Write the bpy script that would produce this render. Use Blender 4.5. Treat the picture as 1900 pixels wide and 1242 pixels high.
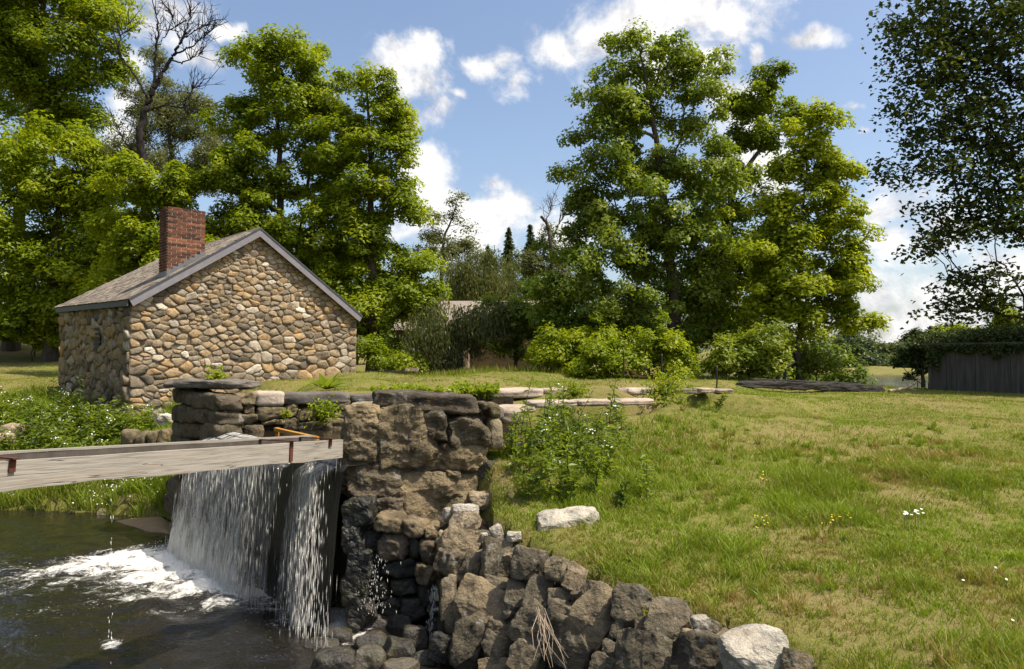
import bpy, math, random
import numpy as np
from mathutils import Vector

# ------------------------------------------------------------------ scene, camera, sky, sun, exposure
for _o in list(bpy.data.objects):
    bpy.data.objects.remove(_o, do_unlink=True)
SC = bpy.context.scene
COL = SC.collection
EYE, F, HOR = 2.0, 1400.0, 670.0            # eye height, focal length and horizon row (1900 px wide photograph)
PITCH = math.atan((HOR - 621.0) / F)
cam = bpy.data.cameras.new("camera")
cam.sensor_width = 36.0
cam.lens = 36.0 * F / 1900.0
cam.clip_start, cam.clip_end = 0.05, 3000.0
camo = bpy.data.objects.new("camera", cam)
camo.location = (0, 0, EYE)
camo.rotation_euler = (math.pi / 2 + PITCH, 0, 0)
COL.objects.link(camo)
SC.camera = camo

SUN_H = np.array([0.965, -0.26]); SUN_H = SUN_H / np.linalg.norm(SUN_H)   # horizontal direction towards the sun
SUN_EL = math.radians(60)
SUN_DIR = Vector((SUN_H[0] * math.cos(SUN_EL), SUN_H[1] * math.cos(SUN_EL), math.sin(SUN_EL)))
sl = bpy.data.lights.new("sun", 'SUN')
sl.energy, sl.angle, sl.color = 5.0, math.radians(0.53), (1.0, 0.93, 0.80)
so = bpy.data.objects.new("sun", sl)
so.rotation_euler = SUN_DIR.to_track_quat('Z', 'Y').to_euler()
so.location = (20, -10, 40)
COL.objects.link(so)

SC.view_settings.view_transform = 'Standard'
SC.view_settings.look = 'None'
SC.view_settings.exposure = 0.4
SC.view_settings.gamma = 1.0
SC.view_settings.use_curve_mapping = False
SC.render.engine = 'CYCLES'
cy = SC.cycles
cy.max_bounces, cy.diffuse_bounces, cy.glossy_bounces, cy.transmission_bounces, cy.transparent_max_bounces = 8, 6, 3, 5, 8
cy.caustics_reflective = cy.caustics_refractive = False
cy.use_denoising = True
cy.sample_clamp_indirect = 6.0


def pdir(px, py):
    x = (px - 950.0) / F
    v = (621.0 - py) / F
    c, s = math.cos(PITCH), math.sin(PITCH)
    return x, c - v * s, s + v * c


def pt(px, py, D):
    """the point at depth D (metres in front of the camera) seen at this place of the photograph"""
    x, y, z = pdir(px, py)
    return np.array([x / y * D, D, EYE + z / y * D])


def ptz(px, py, z):
    x, y, w = pdir(px, py)
    D = (z - EYE) / (w / y)
    return np.array([x / y * D, D, z])


# ------------------------------------------------------------------ node helpers
class NT:
    def __init__(s, tree):
        s.t = tree
        s.n = tree.nodes
        s.l = tree.links

    def new(s, typ, **kw):
        nd = s.n.new(typ)
        for k, v in kw.items():
            setattr(nd, k, v)
        return nd

    def put(s, sock, v):
        if hasattr(v, 'is_output') or isinstance(v, bpy.types.NodeSocket):
            s.l.new(v, sock)
        elif v is not None:
            if sock.type == 'RGBA' and len(v) == 3:
                v = (v[0], v[1], v[2], 1)
            sock.default_value = v

    def math(s, op, a, b=None, c=None, clamp=False):
        nd = s.new('ShaderNodeMath', operation=op, use_clamp=clamp)
        for i, v in enumerate((a, b, c)):
            if v is not None:
                s.put(nd.inputs[i], v)
        return nd.outputs[0]

    def vmath(s, op, a, b=None, c=None):
        nd = s.new('ShaderNodeVectorMath', operation=op)
        for i, v in enumerate((a, b, c)):
            if v is not None:
                s.put(nd.inputs[i], v)
        return nd.outputs['Value'] if op in ('LENGTH', 'DOT_PRODUCT', 'DISTANCE') else nd.outputs['Vector']

    def noise(s, vec, scale, detail=5.0, rough=0.55, dist=0.0, out='Fac'):
        nd = s.new('ShaderNodeTexNoise')
        if vec is not None:
            s.put(nd.inputs['Vector'], vec)
        nd.inputs['Scale'].default_value = scale
        nd.inputs['Detail'].default_value = detail
        nd.inputs['Roughness'].default_value = rough
        nd.inputs['Distortion'].default_value = dist
        return nd.outputs[out]

    def ramp(s, fac, stops, interp='LINEAR'):
        nd = s.new('ShaderNodeValToRGB')
        cr = nd.color_ramp
        cr.interpolation = interp
        while len(cr.elements) > 1:
            cr.elements.remove(cr.elements[-1])
        first = True
        for p, c in stops:
            if not isinstance(c, (tuple, list)):
                c = (c, c, c)
            e = cr.elements[0] if first else cr.elements.new(p)
            e.position = p
            e.color = (c[0], c[1], c[2], 1)
            first = False
        s.put(nd.inputs[0], fac)
        return nd.outputs[0]

    def mix(s, fac, a, b, blend='MIX'):
        nd = s.new('ShaderNodeMix', data_type='RGBA', blend_type=blend)
        s.put(nd.inputs[0], fac)
        s.put(nd.inputs[6], a)
        s.put(nd.inputs[7], b)
        return nd.outputs[2]

    def smooth(s, v, lo, hi):
        nd = s.new('ShaderNodeMapRange', interpolation_type='SMOOTHSTEP')
        s.put(nd.inputs[0], v)
        nd.inputs[1].default_value = lo
        nd.inputs[2].default_value = hi
        return nd.outputs[0]

    def attr(s, name, out='Fac'):
        nd = s.new('ShaderNodeAttribute')
        nd.attribute_name = name
        return nd.outputs[out]


# ------------------------------------------------------------------ world: physical sky and fair-weather cumulus
CLOUDS = [  # px, py, radius x, radius y of the puffs in the part of the sky that is in view
    (1030, 95, 55, 40), (1110, 75, 75, 55), (1190, 45, 85, 68), (1285, 25, 95, 70), (1345, 40, 45, 50), (1300, 105, 62, 38), (1200, 105, 80, 40),
    (752, 105, 42, 40), (792, 92, 30, 34), (740, 150, 44, 48), (785, 165, 44, 52), (800, 205, 40, 40), (845, 175, 22, 10), (770, 225, 40, 25),
    (905, 120, 50, 20), (945, 150, 30, 22), (875, 112, 26, 12),
    (1385, 190, 46, 48), (1340, 170, 34, 30), (1420, 265, 40, 46), (1440, 320, 40, 40),
    (800, 330, 36, 38), (790, 300, 22, 22), (905, 400, 85, 42), (955, 385, 40, 30), (835, 385, 45, 30), (905, 350, 32, 14), (880, 440, 70, 35),
    (265, 40, 62, 42), (310, 12, 60, 32), (225, 185, 38, 44), (215, 250, 34, 60), (425, 45, 20, 14), (385, 100, 32, 24), (230, 120, 40, 30),
    (1665, 380, 78, 62), (1612, 400, 46, 50), (1720, 420, 80, 56), (1640, 440, 70, 40),
    (1630, 545, 48, 38), (1675, 590, 80, 46), (1760, 545, 80, 42), (1880, 488, 60, 26), (1640, 640, 140, 40), (1800, 610, 90, 50),
    (1515, 85, 38, 15), (1407, 105, 14, 13), (1590, 243, 18, 10), (1570, 200, 28, 7), (1050, 445, 40, 26),
]
W = bpy.data.worlds.new("World")
SC.world = W
W.use_nodes = True
T = NT(W.node_tree)
T.n.clear()
geo = T.new('ShaderNodeNewGeometry')
dirv = T.vmath('SCALE', geo.outputs['Incoming'])
dirv.node.inputs['Scale'].default_value = -1.0
sep = T.new('ShaderNodeSeparateXYZ')
T.put(sep.inputs[0], dirv)
yy = T.math('MAXIMUM', sep.outputs[1], 0.05)
comb = T.new('ShaderNodeCombineXYZ')
T.put(comb.inputs[0], T.math('DIVIDE', sep.outputs[0], yy))
T.put(comb.inputs[1], T.math('DIVIDE', sep.outputs[2], yy))
uv = comb.outputs[0]
n1 = T.noise(dirv, 9.0, 12.0, 0.64, 0.3)
nv = T.noise(dirv, 9.0, 4.0, 0.55, 0.0, 'Color')
wv = T.vmath('MULTIPLY_ADD', nv, (0.10, 0.07, 0), (-0.05, -0.035, 0))
uvw = T.vmath('ADD', uv, wv)
dist = None
for (cx, cyy, rx, ry) in CLOUDS:
    dx, dy, dz = pdir(cx, cyy)
    sx, sy = F / (rx * 1.45), F / (ry * 1.45)
    L = T.vmath('LENGTH', T.vmath('MULTIPLY_ADD', uvw, (sx, sy, 0), (-dx / dy * sx, -dz / dy * sy, 0)))
    dist = L if dist is None else T.math('MINIMUM', dist, L)
core = T.math('SUBTRACT', 1.0, dist)
core = T.math('MAXIMUM', core, -1.6)
# everywhere else the sky goes on with the same kind of scattered cumulus
ng = T.noise(dirv, 3.1, 9.0, 0.58, 0.2)
inview = T.math('MULTIPLY', T.smooth(T.math('ABSOLUTE', comb.outputs[0].node.inputs[0].links[0].from_socket), 0.78, 0.70),
                T.smooth(comb.outputs[0].node.inputs[1].links[0].from_socket, 0.56, 0.50))
inview = T.math('MULTIPLY', inview, T.smooth(sep.outputs[1], 0.05, 0.2))
gen = T.math('SUBTRACT', T.math('MULTIPLY_ADD', ng, 6.0, -3.45), T.math('MULTIPLY', inview, 3.0))
core = T.math('MAXIMUM', core, gen)
field = T.math('ADD', core, T.math('MULTIPLY_ADD', n1, 4.0, -2.05))
mask = T.smooth(field, -0.25, 0.75)
mask = T.math('MULTIPLY', mask, T.smooth(sep.outputs[2], -0.02, 0.03))
off = T.vmath('ADD', dirv, (SUN_DIR.x * 0.03, 0.0, 0.035))
n2 = T.noise(off, 9.0, 12.0, 0.64, 0.3)
lit = T.math('MULTIPLY_ADD', T.math('SUBTRACT', n1, n2), 2.6, 0.62)
lit = T.math('ADD', lit, T.math('MULTIPLY_ADD', T.noise(dirv, 22.0, 5.0, 0.6), 0.5, -0.25))
lit = T.smooth(lit, 0.1, 0.85)
ccol = T.ramp(lit, [(0.0, (0.52, 0.54, 0.61)), (0.5, (0.80, 0.79, 0.80)), (1.0, (1.0, 0.985, 0.96))])
sky = T.new('ShaderNodeTexSky', sky_type='NISHITA')
sky.sun_disc = False
sky.sun_elevation = SUN_EL
sky.sun_rotation = math.atan2(SUN_H[0], SUN_H[1])
sky.altitude = 300
sky.air_density, sky.dust_density, sky.ozone_density = 1.0, 3.2, 0.8
bg1 = T.new('ShaderNodeBackground')
T.put(bg1.inputs[0], sky.outputs[0])
bg1.inputs[1].default_value = 0.15
bg2 = T.new('ShaderNodeBackground')
T.put(bg2.inputs[0], ccol)
bg2.inputs[1].default_value = 0.86
mx = T.new('ShaderNodeMixShader')
T.put(mx.inputs[0], mask)
T.put(mx.inputs[1], bg1.outputs[0])
T.put(mx.inputs[2], bg2.outputs[0])
wo = T.new('ShaderNodeOutputWorld')
T.put(wo.inputs[0], mx.outputs[0])
W.cycles.sampling_method = 'MANUAL'
W.cycles.sample_map_resolution = 512

# ------------------------------------------------------------------ numpy noise
_rs = np.random.RandomState(7)
_perm = np.concatenate([_rs.permutation(256)] * 3)
_grad = _rs.normal(size=(256, 3)); _grad /= np.linalg.norm(_grad, axis=1)[:, None]


def perlin(p):
    p = np.asarray(p, float)
    i = np.floor(p).astype(int)
    f = p - i
    u = f * f * f * (f * (f * 6 - 15) + 10)
    i &= 255
    res = 0
    for dx in (0, 1):
        wx = u[:, 0] if dx else 1 - u[:, 0]
        for dy in (0, 1):
            wy = u[:, 1] if dy else 1 - u[:, 1]
            for dz in (0, 1):
                wz = u[:, 2] if dz else 1 - u[:, 2]
                h = _perm[_perm[_perm[(i[:, 0] + dx) & 255] + ((i[:, 1] + dy) & 255)] + ((i[:, 2] + dz) & 255)]
                g = _grad[h]
                res = res + wx * wy * wz * ((f - np.array([dx, dy, dz])) * g).sum(1)
    return res * 1.5


def fbm(p, octs=4, rough=0.5):
    p = np.asarray(p, float)
    a, s, r = 1.0, 1.0, 0
    for k in range(octs):
        r = r + a * perlin(p * s + 17.3 * k)
        a *= rough
        s *= 2.03
    return r


def fbm2(x, y, sc, octs=4, seed=0.0):
    return fbm(np.stack([x * sc, y * sc, np.full_like(x, seed + 0.37)], 1), octs)


# ------------------------------------------------------------------ object helpers
def mesh(name, V, faces, mat=None, parent=None, smooth=False, attrs=None, uvs=None):
    """faces: list of index arrays, each (n,3) or (n,4)"""
    me = bpy.data.meshes.new(name)
    V = np.ascontiguousarray(V, dtype=np.float32)
    if isinstance(faces, np.ndarray):
        faces = [faces]
    faces = [np.asarray(f, dtype=np.int32) for f in faces if len(f)]
    loops = np.concatenate([f.ravel() for f in faces])
    sizes = np.concatenate([np.full(len(f), f.shape[1], np.int32) for f in faces])
    starts = np.concatenate([[0], np.cumsum(sizes)[:-1]]).astype(np.int32)
    me.vertices.add(len(V)); me.vertices.foreach_set('co', V.ravel())
    me.loops.add(len(loops)); me.loops.foreach_set('vertex_index', loops)
    me.polygons.add(len(sizes)); me.polygons.foreach_set('loop_start', starts); me.polygons.foreach_set('loop_total', sizes)
    me.polygons.foreach_set('use_smooth', np.full(len(sizes), bool(smooth)))
    if attrs:
        for k, (dom, val) in attrs.items():
            a = me.attributes.new(k, 'FLOAT', dom)
            a.data.foreach_set('value', np.ascontiguousarray(val, dtype=np.float32))
    if uvs is not None:
        ul = me.uv_layers.new(name='UVMap')
        ul.data.foreach_set('uv', np.ascontiguousarray(uvs[loops], dtype=np.float32).ravel())
    me.update(calc_edges=True)
    if mat is not None:
        me.materials.append(mat)
    return add(name, me, parent)


def add(name, me, parent=None, loc=None):
    o = bpy.data.objects.new(name, me)
    COL.objects.link(o)
    if parent is not None:
        o.parent = parent
    if loc is not None:
        o.location = loc
    return o


def empty(name, loc=(0, 0, 0)):
    """a thing's Empty at its base; parts are given in world coordinates, so mesh parts are shifted by the parent"""
    o = bpy.data.objects.new(name, None)
    o.empty_display_size = 0.2
    o.location = tuple(float(v) for v in loc)
    COL.objects.link(o)
    return o


def pin(parent, *objs):
    """parent objects whose mesh is in world coordinates without moving them"""
    from mathutils import Matrix
    base = Vector(parent.location)
    q = parent
    while q.parent is not None:
        q = q.parent
    for o in objs:
        o.parent = parent
        if parent.type == 'EMPTY' and parent.parent is None:
            o.matrix_parent_inverse = Matrix.Translation(-base)


def tag(o, label, cat, group=None):
    o['label'] = label
    o['category'] = cat
    if group:
        o['group'] = group
    return o


def kind(o, k, label=None):
    o['kind'] = k
    if label:
        o['label'] = label
    return o


def boxv(c, sx, sy, sz, ex=(1, 0, 0), ey=(0, 1, 0), ez=(0, 0, 1)):
    c, ex, ey, ez = (np.asarray(a, float) for a in (c, ex, ey, ez))
    V = np.array([c + ex * sx * a + ey * sy * b + ez * sz * d for d in (-.5, .5) for b in (-.5, .5) for a in (-.5, .5)])
    Q = np.array([[0, 2, 3, 1], [4, 5, 7, 6], [0, 1, 5, 4], [2, 6, 7, 3], [0, 4, 6, 2], [1, 3, 7, 5]])
    return V, Q


class MB:
    """collects pieces of one part"""
    def __init__(s):
        s.V, s.Q, s.T, s.n, s.a = [], [], [], 0, []

    def add(s, V, F, val=0.0):
        V = np.asarray(V, float)
        F = np.asarray(F, int)
        s.V.append(V)
        (s.Q if F.shape[1] == 4 else s.T).append(F + s.n)
        s.n += len(V)
        s.a.append(np.full(len(V), val) if np.isscalar(val) else val)
        return s

    def box(s, *a, **k):
        val = k.pop('val', 0.0)
        return s.add(*boxv(*a, **k), val)

    def tube(s, path, rad, n=7, val=0.0, cap=True):
        V, Q = tubev(path, rad, n)
        return s.add(V, Q, val)

    def build(s, name, mat, parent=None, smooth=False):
        fs = []
        if s.Q: fs.append(np.concatenate(s.Q))
        if s.T: fs.append(np.concatenate(s.T))
        return mesh(name, np.concatenate(s.V), fs, mat, parent, smooth, {'tint': ('POINT', np.concatenate(s.a))})


def tubev(path, rad, n=7):
    path = np.asarray(path, float)
    m = len(path)
    rad = np.broadcast_to(np.asarray(rad, float), (m,))
    tan = np.gradient(path, axis=0)
    tan /= np.linalg.norm(tan, axis=1)[:, None] + 1e-9
    ref = np.where(np.abs(tan[:, 2:3]) > 0.9, np.array([[1., 0, 0]]), np.array([[0, 0, 1.]]))
    a = np.cross(tan, ref); a /= np.linalg.norm(a, axis=1)[:, None] + 1e-9
    b = np.cross(tan, a)
    th = np.linspace(0, 2 * np.pi, n, endpoint=False)
    V = path[:, None, :] + rad[:, None, None] * (np.cos(th)[None, :, None] * a[:, None, :] + np.sin(th)[None, :, None] * b[:, None, :])
    V = V.reshape(-1, 3)
    i, j = np.meshgrid(np.arange(m - 1), np.arange(n), indexing='ij')
    Q = np.stack([i * n + j, i * n + (j + 1) % n, (i + 1) * n + (j + 1) % n, (i + 1) * n + j], -1).reshape(-1, 4)
    caps = []
    V = np.concatenate([V, path[:1], path[-1:]])
    k = np.arange(n)
    c0 = np.stack([np.full(n, m * n), (k + 1) % n, k, k], 1)
    c1 = np.stack([np.full(n, m * n + 1), (m - 1) * n + k, (m - 1) * n + (k + 1) % n, (m - 1) * n + (k + 1) % n], 1)
    # caps as degenerate-free tris folded into quads are avoided: end rings are tiny, so leave them open
    return V[:m * n], Q


def unit(v):
    v = np.asarray(v, float)
    return v / np.linalg.norm(v)


# ------------------------------------------------------------------ materials
def material(name):
    m = bpy.data.materials.new(name)
    m.use_nodes = True
    t = NT(m.node_tree)
    t.n.clear()
    out = t.new('ShaderNodeOutputMaterial')
    return m, t, out


def principled(t, out, color, rough=0.8, spec=0.3, bump=None, bstr=0.5, bdist=0.02, metallic=0.0):
    p = t.new('ShaderNodeBsdfPrincipled')
    t.put(p.inputs['Base Color'], color)
    t.put(p.inputs['Roughness'], rough)
    p.inputs['Specular IOR Level'].default_value = spec
    p.inputs['Metallic'].default_value = metallic
    if bump is not None:
        b = t.new('ShaderNodeBump')
        b.inputs['Strength'].default_value = bstr
        b.inputs['Distance'].default_value = bdist
        t.put(b.inputs['Height'], bump)
        t.put(p.inputs['Normal'], b.outputs[0])
    t.put(out.inputs[0], p.outputs[0])
    return p


def wpos(t):
    return t.new('ShaderNodeNewGeometry').outputs['Position']


def stone_mat(name, stops, sc=6.0, lichen=0.35, bump=0.9, dark=0.5, bdist=0.03, rough=0.9, spec=0.15, moss=0.0, fine=30.0, rust=0.22):
    """rough stone: a colour per stone from its own 'tint', mottling, lichen, grain"""
    m, t, out = material(name)
    P = wpos(t)
    tint = t.attr('tint')
    base = t.ramp(tint, stops, 'LINEAR')
    n = t.noise(P, sc, 6, 0.62, 0.6)
    mott = t.ramp(n, [(0.28, (1 - dark,) * 3), (0.5, (1, 1, 1)), (0.75, (1.35, 1.3, 1.2))])
    c = t.mix(1.0, base, mott, 'MULTIPLY')
    rn = t.noise(t.vmath('ADD', P, (4.1, 7.7, 1.3)), sc * 0.7, 4, 0.6)
    c = t.mix(t.math('MULTIPLY', t.smooth(rn, 0.55, 0.72), rust), c, (0.22, 0.135, 0.07))
    if lichen > 0:
        ln = t.noise(t.vmath('ADD', P, (9.1, 2.7, 5.3)), sc * 2.2, 6, 0.7, 0.4)
        c = t.mix(t.math('MULTIPLY', t.smooth(ln, 0.56, 0.68), lichen), c, (0.42, 0.40, 0.35))
    if moss > 0:
        mn = t.noise(t.vmath('ADD', P, (1.1, 12.7, 3.3)), sc * 0.8, 5, 0.7, 0.4)
        c = t.mix(t.math('MULTIPLY', t.smooth(mn, 0.48, 0.66), moss), c, (0.055, 0.06, 0.018))
    g = t.noise(P, fine * 4, 3, 0.7)
    c = t.mix(0.5, c, t.ramp(g, [(0.3, (0.55,) * 3), (0.7, (1.4,) * 3)]), 'MULTIPLY')
    h = t.math('ADD', t.math('MULTIPLY', t.noise(P, sc * 2, 8, 0.68, 0.3), 1.0), t.math('MULTIPLY', t.noise(P, fine, 5, 0.7), 0.5))
    principled(t, out, c, rough, spec, h, bump, bdist)
    return m


def leaf_mat(name, stops, trans=0.45, gloss=0.12, rough=0.45, tcol=1.0):
    m, t, out = material(name)
    c = t.ramp(t.attr('tint'), stops)
    d = t.new('ShaderNodeBsdfDiffuse'); t.put(d.inputs[0], c)
    tr = t.new('ShaderNodeBsdfTranslucent')
    t.put(tr.inputs[0], t.mix(1.0, c, (1.25 * tcol, 1.2 * tcol, 0.45 * tcol), 'MULTIPLY'))
    a = t.new('ShaderNodeMixShader'); a.inputs[0].default_value = trans
    t.put(a.inputs[1], d.outputs[0]); t.put(a.inputs[2], tr.outputs[0])
    g = t.new('ShaderNodeBsdfGlossy'); g.inputs['Roughness'].default_value = rough
    g.inputs[0].default_value = (0.8, 0.85, 0.75, 1)
    b = t.new('ShaderNodeMixShader'); b.inputs[0].default_value = gloss
    t.put(b.inputs[1], a.outputs[0]); t.put(b.inputs[2], g.outputs[0])
    t.put(out.inputs[0], b.outputs[0])
    return m


def plain_mat(name, col, rough=0.7, spec=0.3, var=0.3, sc=8.0, bump=0.3, metallic=0.0, stretch=(1, 1, 1), bdist=0.01):
    m, t, out = material(name)
    P = t.vmath('MULTIPLY', wpos(t), stretch)
    n = t.noise(P, sc, 6, 0.6, 0.3)
    c = t.mix(1.0, col, t.ramp(n, [(0.25, (1 - var,) * 3), (0.75, (1 + var,) * 3)]), 'MULTIPLY')
    principled(t, out, c, rough, spec, t.noise(P, sc * 3, 5, 0.6), bump, bdist, metallic)
    return m


M = {}
M['field_stone'] = stone_mat('field_stone', [(0.0, (0.085, 0.072, 0.058)), (0.16, (0.17, 0.138, 0.102)), (0.34, (0.27, 0.212, 0.148)), (0.5, (0.35, 0.262, 0.165)), (0.62, (0.40, 0.265, 0.135)), (0.74, (0.32, 0.265, 0.20)), (0.88, (0.50, 0.43, 0.33)), (1.0, (0.64, 0.58, 0.48))], 8, 0.3, 0.9, 0.5, 0.035)
M['pier_stone'] = stone_mat('pier_stone', [(0.0, (0.072, 0.062, 0.050)), (0.3, (0.145, 0.115, 0.078)), (0.6, (0.225, 0.172, 0.10)), (0.8, (0.32, 0.24, 0.14)), (1.0, (0.52, 0.45, 0.35))], 3.2, 0.4, 1.0, 0.78, 0.06, moss=0.4)
M['rubble_stone'] = stone_mat('rubble_stone', [(0.0, (0.078, 0.068, 0.050)), (0.35, (0.185, 0.153, 0.103)), (0.6, (0.275, 0.212, 0.130)), (0.8, (0.385, 0.30, 0.20)), (1.0, (0.52, 0.47, 0.39))], 5.0, 0.5, 1.0, 0.72, 0.06, rust=0.2)
M['wet_stone'] = stone_mat('wet_stone', [(0.0, (0.018, 0.017, 0.014)), (0.5, (0.045, 0.038, 0.028)), (1.0, (0.12, 0.10, 0.075))], 6.0, 0.05, 0.9, 0.5, 0.03, rough=0.32, spec=0.5, moss=0.5)
M['pale_stone'] = stone_mat('pale_stone', [(0.0, (0.30, 0.26, 0.20)), (1.0, (0.50, 0.45, 0.365))], 5.0, 0.4, 0.9, 0.55, 0.04, rust=0.35)
M['coping_stone'] = stone_mat('coping_stone', [(0.0, (0.10, 0.09, 0.078)), (0.4, (0.20, 0.17, 0.14)), (0.75, (0.37, 0.29, 0.22)), (1.0, (0.50, 0.42, 0.34))], 3.0, 0.35, 0.9, 0.45, 0.03)
M['mortar'] = plain_mat('mortar', (0.20, 0.155, 0.105), 0.95, 0.1, 0.4, 14, 0.8, bdist=0.02)
M['earth_core'] = plain_mat('earth_core', (0.045, 0.035, 0.024), 0.95, 0.1, 0.5, 9, 0.8, bdist=0.04)
M['brick'] = stone_mat('brick', [(0.0, (0.045, 0.026, 0.024)), (0.35, (0.115, 0.045, 0.032)), (0.7, (0.19, 0.072, 0.045)), (1.0, (0.30, 0.125, 0.075))], 18, 0.15, 0.5, 0.5, 0.008, fine=60)
M['brick_mortar'] = plain_mat('brick_mortar', (0.50, 0.39, 0.27), 0.95, 0.1, 0.35, 20, 0.5)
M['shingle'] = stone_mat('shingle', [(0.0, (0.12, 0.098, 0.078)), (0.5, (0.215, 0.178, 0.142)), (1.0, (0.32, 0.27, 0.22))], 9, 0.1, 0.4, 0.35, 0.006, fine=50)
M['grey_paint'] = plain_mat('grey_paint', (0.20, 0.185, 0.20), 0.6, 0.3, 0.18, 5, 0.25)
M['dark_paint'] = plain_mat('dark_paint', (0.055, 0.062, 0.072), 0.6, 0.3, 0.2, 5, 0.2)
M['flashing'] = plain_mat('flashing', (0.15, 0.155, 0.16), 0.5, 0.4, 0.2, 6, 0.2, 0.3)
M['rust'] = plain_mat('rust', (0.105, 0.038, 0.022), 0.85, 0.2, 0.45, 25, 0.5)
M['dark_metal'] = plain_mat('dark_metal', (0.02, 0.02, 0.022), 0.55, 0.4, 0.3, 12, 0.2)
M['bark'] = plain_mat('bark', (0.085, 0.068, 0.052), 0.95, 0.1, 0.5, 6, 0.9, stretch=(1, 1, 0.35), bdist=0.03)
M['dark_bark'] = plain_mat('dark_bark', (0.034, 0.028, 0.025), 0.95, 0.1, 0.4, 6, 0.8, stretch=(1, 1, 0.35), bdist=0.03)
M['old_wood'] = plain_mat('old_wood', (0.050, 0.045, 0.040), 0.9, 0.15, 0.5, 5, 0.8, stretch=(0.3, 1.6, 1.6), bdist=0.02)
M['pale_wood'] = plain_mat('pale_wood', (0.36, 0.28, 0.20), 0.85, 0.2, 0.3, 12, 0.5)
M['yellow_wood'] = plain_mat('yellow_wood', (0.42, 0.20, 0.035), 0.6, 0.3, 0.3, 12, 0.3)
M['sand'] = plain_mat('sand', (0.27, 0.18, 0.085), 0.7, 0.4, 0.25, 6, 0.5)
M['weathered_board'] = plain_mat('weathered_board', (0.085, 0.075, 0.064), 0.9, 0.15, 0.45, 3, 0.6, stretch=(4, 4, 0.3), bdist=0.01)
M['petal_white'] = plain_mat('petal_white', (0.80, 0.78, 0.74), 0.7, 0.2, 0.08, 20, 0.1)
M['petal_yellow'] = plain_mat('petal_yellow', (0.72, 0.50, 0.03), 0.7, 0.2, 0.1, 20, 0.1)
M['stem_green'] = plain_mat('stem_green', (0.075, 0.105, 0.025), 0.7, 0.3, 0.3, 20, 0.1)
M['far_wall'] = stone_mat('far_wall', [(0.0, (0.20, 0.15, 0.10)), (1.0, (0.36, 0.28, 0.20))], 4, 0.2, 0.8, 0.45, 0.04)
M['far_roof'] = plain_mat('far_roof', (0.26, 0.215, 0.175), 0.85, 0.2, 0.25, 6, 0.4)
M['dark_opening'] = plain_mat('dark_opening', (0.012, 0.011, 0.010), 0.6, 0.3, 0.2, 6, 0.1)
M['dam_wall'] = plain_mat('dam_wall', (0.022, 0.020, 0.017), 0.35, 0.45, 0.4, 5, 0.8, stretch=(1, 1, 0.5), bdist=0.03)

# timber of the flume: silvery weathered board with long grain and cracks
m, t, out = material('flume_wood')
uvn = t.new('ShaderNodeUVMap'); uvn.uv_map = 'UVMap'
g = t.vmath('MULTIPLY', uvn.outputs[0], (0.9, 16.0, 1.0))
gn = t.noise(g, 3.0, 7, 0.65, 0.5)
wn = t.noise(t.vmath('MULTIPLY', uvn.outputs[0], (0.35, 5.0, 1)), 3.0, 4, 0.6, 1.2)
c = t.ramp(gn, [(0.25, (0.15, 0.125, 0.10)), (0.5, (0.32, 0.285, 0.235)), (0.8, (0.45, 0.41, 0.35))])
c = t.mix(t.math('MULTIPLY', t.smooth(wn, 0.5, 0.75), 0.5), c, (0.33, 0.25, 0.17))
cr = t.smooth(t.math('ABSOLUTE', t.math('SUBTRACT', t.noise(t.vmath('MULTIPLY', uvn.outputs[0], (0.16, 4.5, 1)), 2.0, 3, 0.5, 0.3), 0.5)), 0.006, 0.0)
c = t.mix(t.math('MULTIPLY', cr, 0.8), c, (0.05, 0.04, 0.03))
principled(t, out, c, 0.85, 0.2, t.math('SUBTRACT', gn, t.math('MULTIPLY', cr, 1.2)), 0.5, 0.008)
M['flume_wood'] = m
M['damp_wood'] = plain_mat('damp_wood', (0.085, 0.070, 0.055), 0.8, 0.3, 0.4, 6, 0.4)  # darker brown wood for the flume's back board and floor

# ground under the grass: thatch, dry turf and bare soil
m, t, out = material('turf_ground')
P = wpos(t)
a = t.noise(P, 0.55, 6, 0.6, 0.4)
b = t.noise(P, 5.0, 6, 0.7, 0.2)
d_ = t.noise(P, 60.0, 4, 0.7)
c = t.ramp(t.math('ADD', t.math('MULTIPLY', a, 0.6), t.math('MULTIPLY', b, 0.4)), [(0.30, (0.10, 0.105, 0.020)), (0.46, (0.155, 0.150, 0.036)), (0.58, (0.205, 0.165, 0.062)), (0.72, (0.25, 0.185, 0.10))])
c = t.mix(0.75, c, t.ramp(d_, [(0.3, (0.45,) * 3), (0.7, (1.5,) * 3)]), 'MULTIPLY')
principled(t, out, c, 0.95, 0.1, t.math('ADD', t.math('MULTIPLY', d_, 0.5), b), 0.8, 0.04)
M['turf_ground'] = m

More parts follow.
